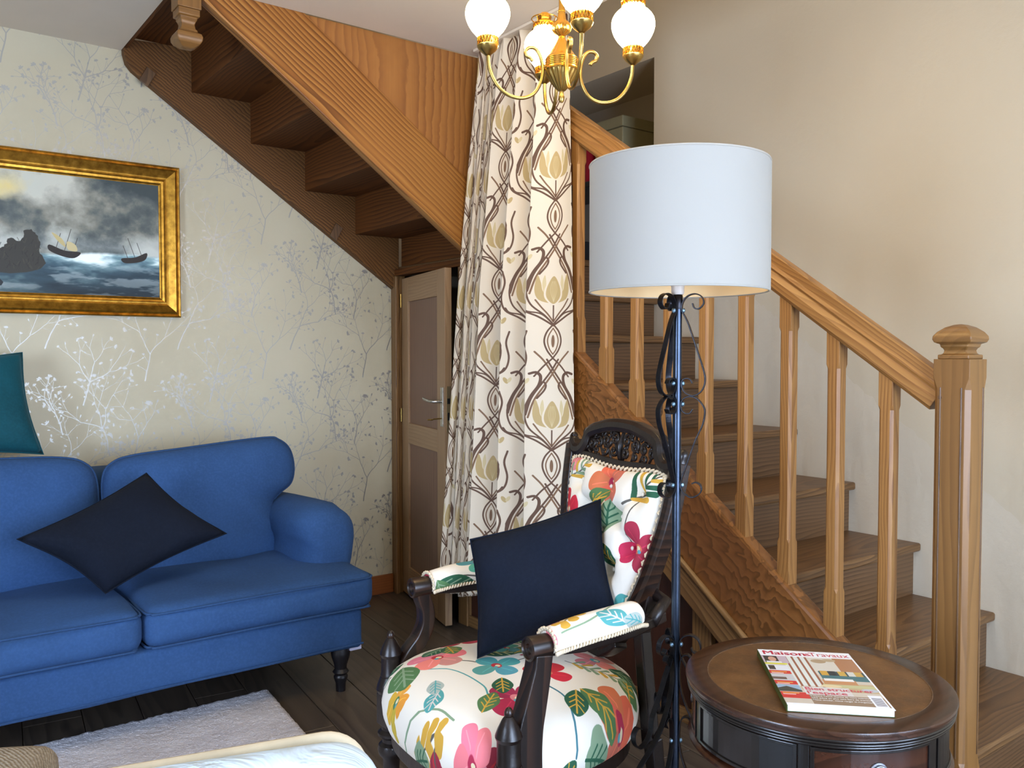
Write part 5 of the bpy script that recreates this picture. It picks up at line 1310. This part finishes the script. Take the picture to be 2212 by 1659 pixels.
def dim(s, t, k):
    h = 0
    for a, b in btn:
        d2 = (s - a) ** 2 + (t - b) ** 2; h -= .034 * math.exp(-d2 / .0008)
        for a2, b2 in btn:
            if (a2, b2) > (a, b) and abs(a2 - a) < .09 and 0 < abs(b2 - b) < .08:
                dx, dy = a2 - a, b2 - b; L = dx * dx + dy * dy; u = max(0, min(1, ((s - a) * dx + (t - b) * dy) / L)); dd = (s - a - u * dx) ** 2 + (t - b - u * dy) ** 2
                h -= .008 * math.exp(-dd / .00007)
    return h * k
vf, uv = inflate(ol, tuple(bk(0, 0, .008)), tuple(eS), tuple(eT), tuple(eN), .045, .004, 26, 2.4, .55, dim, 1.38, (.1, .18))
uv = [(-a, b) for a, b in uv]
ub = mw('back_upholstery', vf, M['flo'], CHR, uv=uv, smooth=True)
for a, b in btn:
    mw('button', lathe([(.001, 0), (.005, .001), (.006, .003), (.0035, .0055), (.0005, .006)], tuple(bk(a, b, +.015)), 10, ax=tuple(eN)), M['flo'], ub, smooth=True)
fine = catmull([bk(a, b, .012) for a, b in ol], 4, True)
cen = bk(0, .3, .012)
mw('gimp_braid', tube([q + (q - cen).normalized() * (.003 + .0055 * math.sin(i * 1.3)) + eN * .003 * math.cos(i * 1.3) for i, q in enumerate(fine)], .0040, 5, closed=True), M['braid'], ub, smooth=True)
# frame round the upholstery
def bpath(pts, n=5): return catmull([bk(a, b) for a, b in pts], n)
for sg in (1, -1):
    side = [(.05 * sg, .025), (.10 * sg, .058), (.150 * sg, .13), (.192 * sg, .21), (.228 * sg, .31), (.250 * sg, .40), (.258 * sg, .47), (.262 * sg, .535)]
    mw('side_rail', sweep(bpath(side), rect(.042, .034), side=tuple(eN) if 0 else None) if 0 else sweep(bpath(side), [(-.017, -.021), (.017, -.021), (.022, -.008), (.022, .010), (.017, .021), (-.017, .021)], side=tuple(eN)), M['darkrub'], CHR, bevel=.002)
    mw('ear', sweep(catmull([bk(.262 * sg, .515), bk(.264 * sg, .54), bk(.270 * sg, .557), bk(.262 * sg, .562)], 4), circ(.018, 8, .020), scale=[1 - .55 * i / 12 for i in range(13)]), M['dark'], CHR, smooth=True)
    mw('arm_joint', sweep([cp(.43, .262 * sg, .606), cp(.50, .235 * sg, .64), bk(.18 * sg, .21, -.01)], circ(.017, 8)), M['dark'], CHR, smooth=True)
mw('bottom_rail', sweep(bpath([(-.12, .06), (-.06, .02), (0, .008), (.06, .02), (.12, .06)]), rect(.04, .04), side=tuple(eN)), M['dark'], CHR, bevel=.004)
for s in (.2, -.2): mw('back_foot', sweep([cp(.47, s * 1.1, .27), bk(s * .9, .10, -.02), bk(s * .98, .25, -.015)], rect(.034, .034), side=tuple(Sv)), M['dark'], CHR, bevel=.004)
crest = [(-.262, .537), (-.238, .521), (-.208, .521), (-.185, .540), (-.172, .570), (-.150, .583), (-.115, .592), (-.06, .603), (0, .606)]
crest = crest + [(-a, b) for a, b in crest[:-1][::-1]]
mw('crest_rail', sweep(bpath(crest, 6), [(-.018, -.017), (.014, -.017), (.021, -.006), (.021, .008), (.014, .019), (-.018, .019)], side=tuple(eN)), M['dark'], CHR, bevel=.002)
for sg in (1, -1): mw('crest_scroll', sweep(bpath([(.185 * sg, .575), (.20 * sg, .582), (.207 * sg, .574), (.200 * sg, .566)], 4), circ(.007, 6)), M['dark'], CHR, smooth=True)
mw('lower_crest', sweep(bpath([(-.245, .512), (-.12, .508), (0, .503), (.12, .508), (.245, .512)], 5), rect(.026, .020), side=tuple(eN)), M['dark'], CHR, bevel=.002)
parts = []
rs_ = random.Random(4)
def spiral(cx, cy, r, a0, turns, w, sgn):
    pts = []; n = 22
    for i in range(n + 1):
        u = i / n; a = a0 + sgn * turns * 2 * PI * u; rr = r * (1 - .82 * u); pts.append(bk(cx + rr * math.cos(a), cy + rr * math.sin(a), .004 + .006 * u))
    return sweep(pts, circ(w, 6), scale=[1.1 - .3 * i / n for i in range(n + 1)])
for sg in (1, -1):
    for cx, cy, r, a0, tn, w in ((.030, .568, .020, 0, 1.4, .0048), (.030, .535, .017, 2, 1.3, .0045), (.072, .560, .020, 3, 1.4, .005), (.075, .530, .015, 1, 1.3, .0042), (.112, .552, .018, .5, 1.4, .0045), (.117, .528, .012, 4, 1.2, .004), (.150, .545, .015, 2, 1.3, .0042), (.178, .535, .013, 0, 1.2, .004), (.205, .524, .008, 1, 1.1, .0035), (.052, .584, .009, 2, 1.1, .0035), (.095, .578, .009, 2, 1.1, .0035), (.135, .570, .008, 5, 1.1, .0035)):
        parts.append(spiral(cx * sg, cy, r, a0 if sg > 0 else PI - a0, tn, w, sg))
    for x0_, y0_, x1_, y1_ in ((.01, .515, .03, .59), (.05, .512, .055, .596), (.09, .515, .10, .588), (.13, .515, .135, .58), (.16, .515, .168, .565)):
        parts.append(sweep(catmull([bk(x0_ * sg, y0_), bk((x0_ + .02) * sg, (y0_ + y1_) / 2, .004), bk(x1_ * sg, y1_)], 5), circ(.0038, 6)))
parts.append(sweep(catmull([bk(0, .51), bk(.0, .55, .01), bk(0, .598)], 4), circ(.007, 6), scale=[.8, 1, 1.3, 1.5, 1.6, 1.4, 1, .8, .7]))
mw('carved_fretwork', join(*parts), M['dark'], CHR, smooth=True)

mkpillow('cushion', 'navy square cushion propped on the floral armchair seat', 'cushion', [(1.225, 1.775, .482), (1.505, 1.565, .600), (1.548, 1.668, .868), (1.275, 1.880, .760)], .125, M['navy'], 5, 'navy cushions', .045, .6)
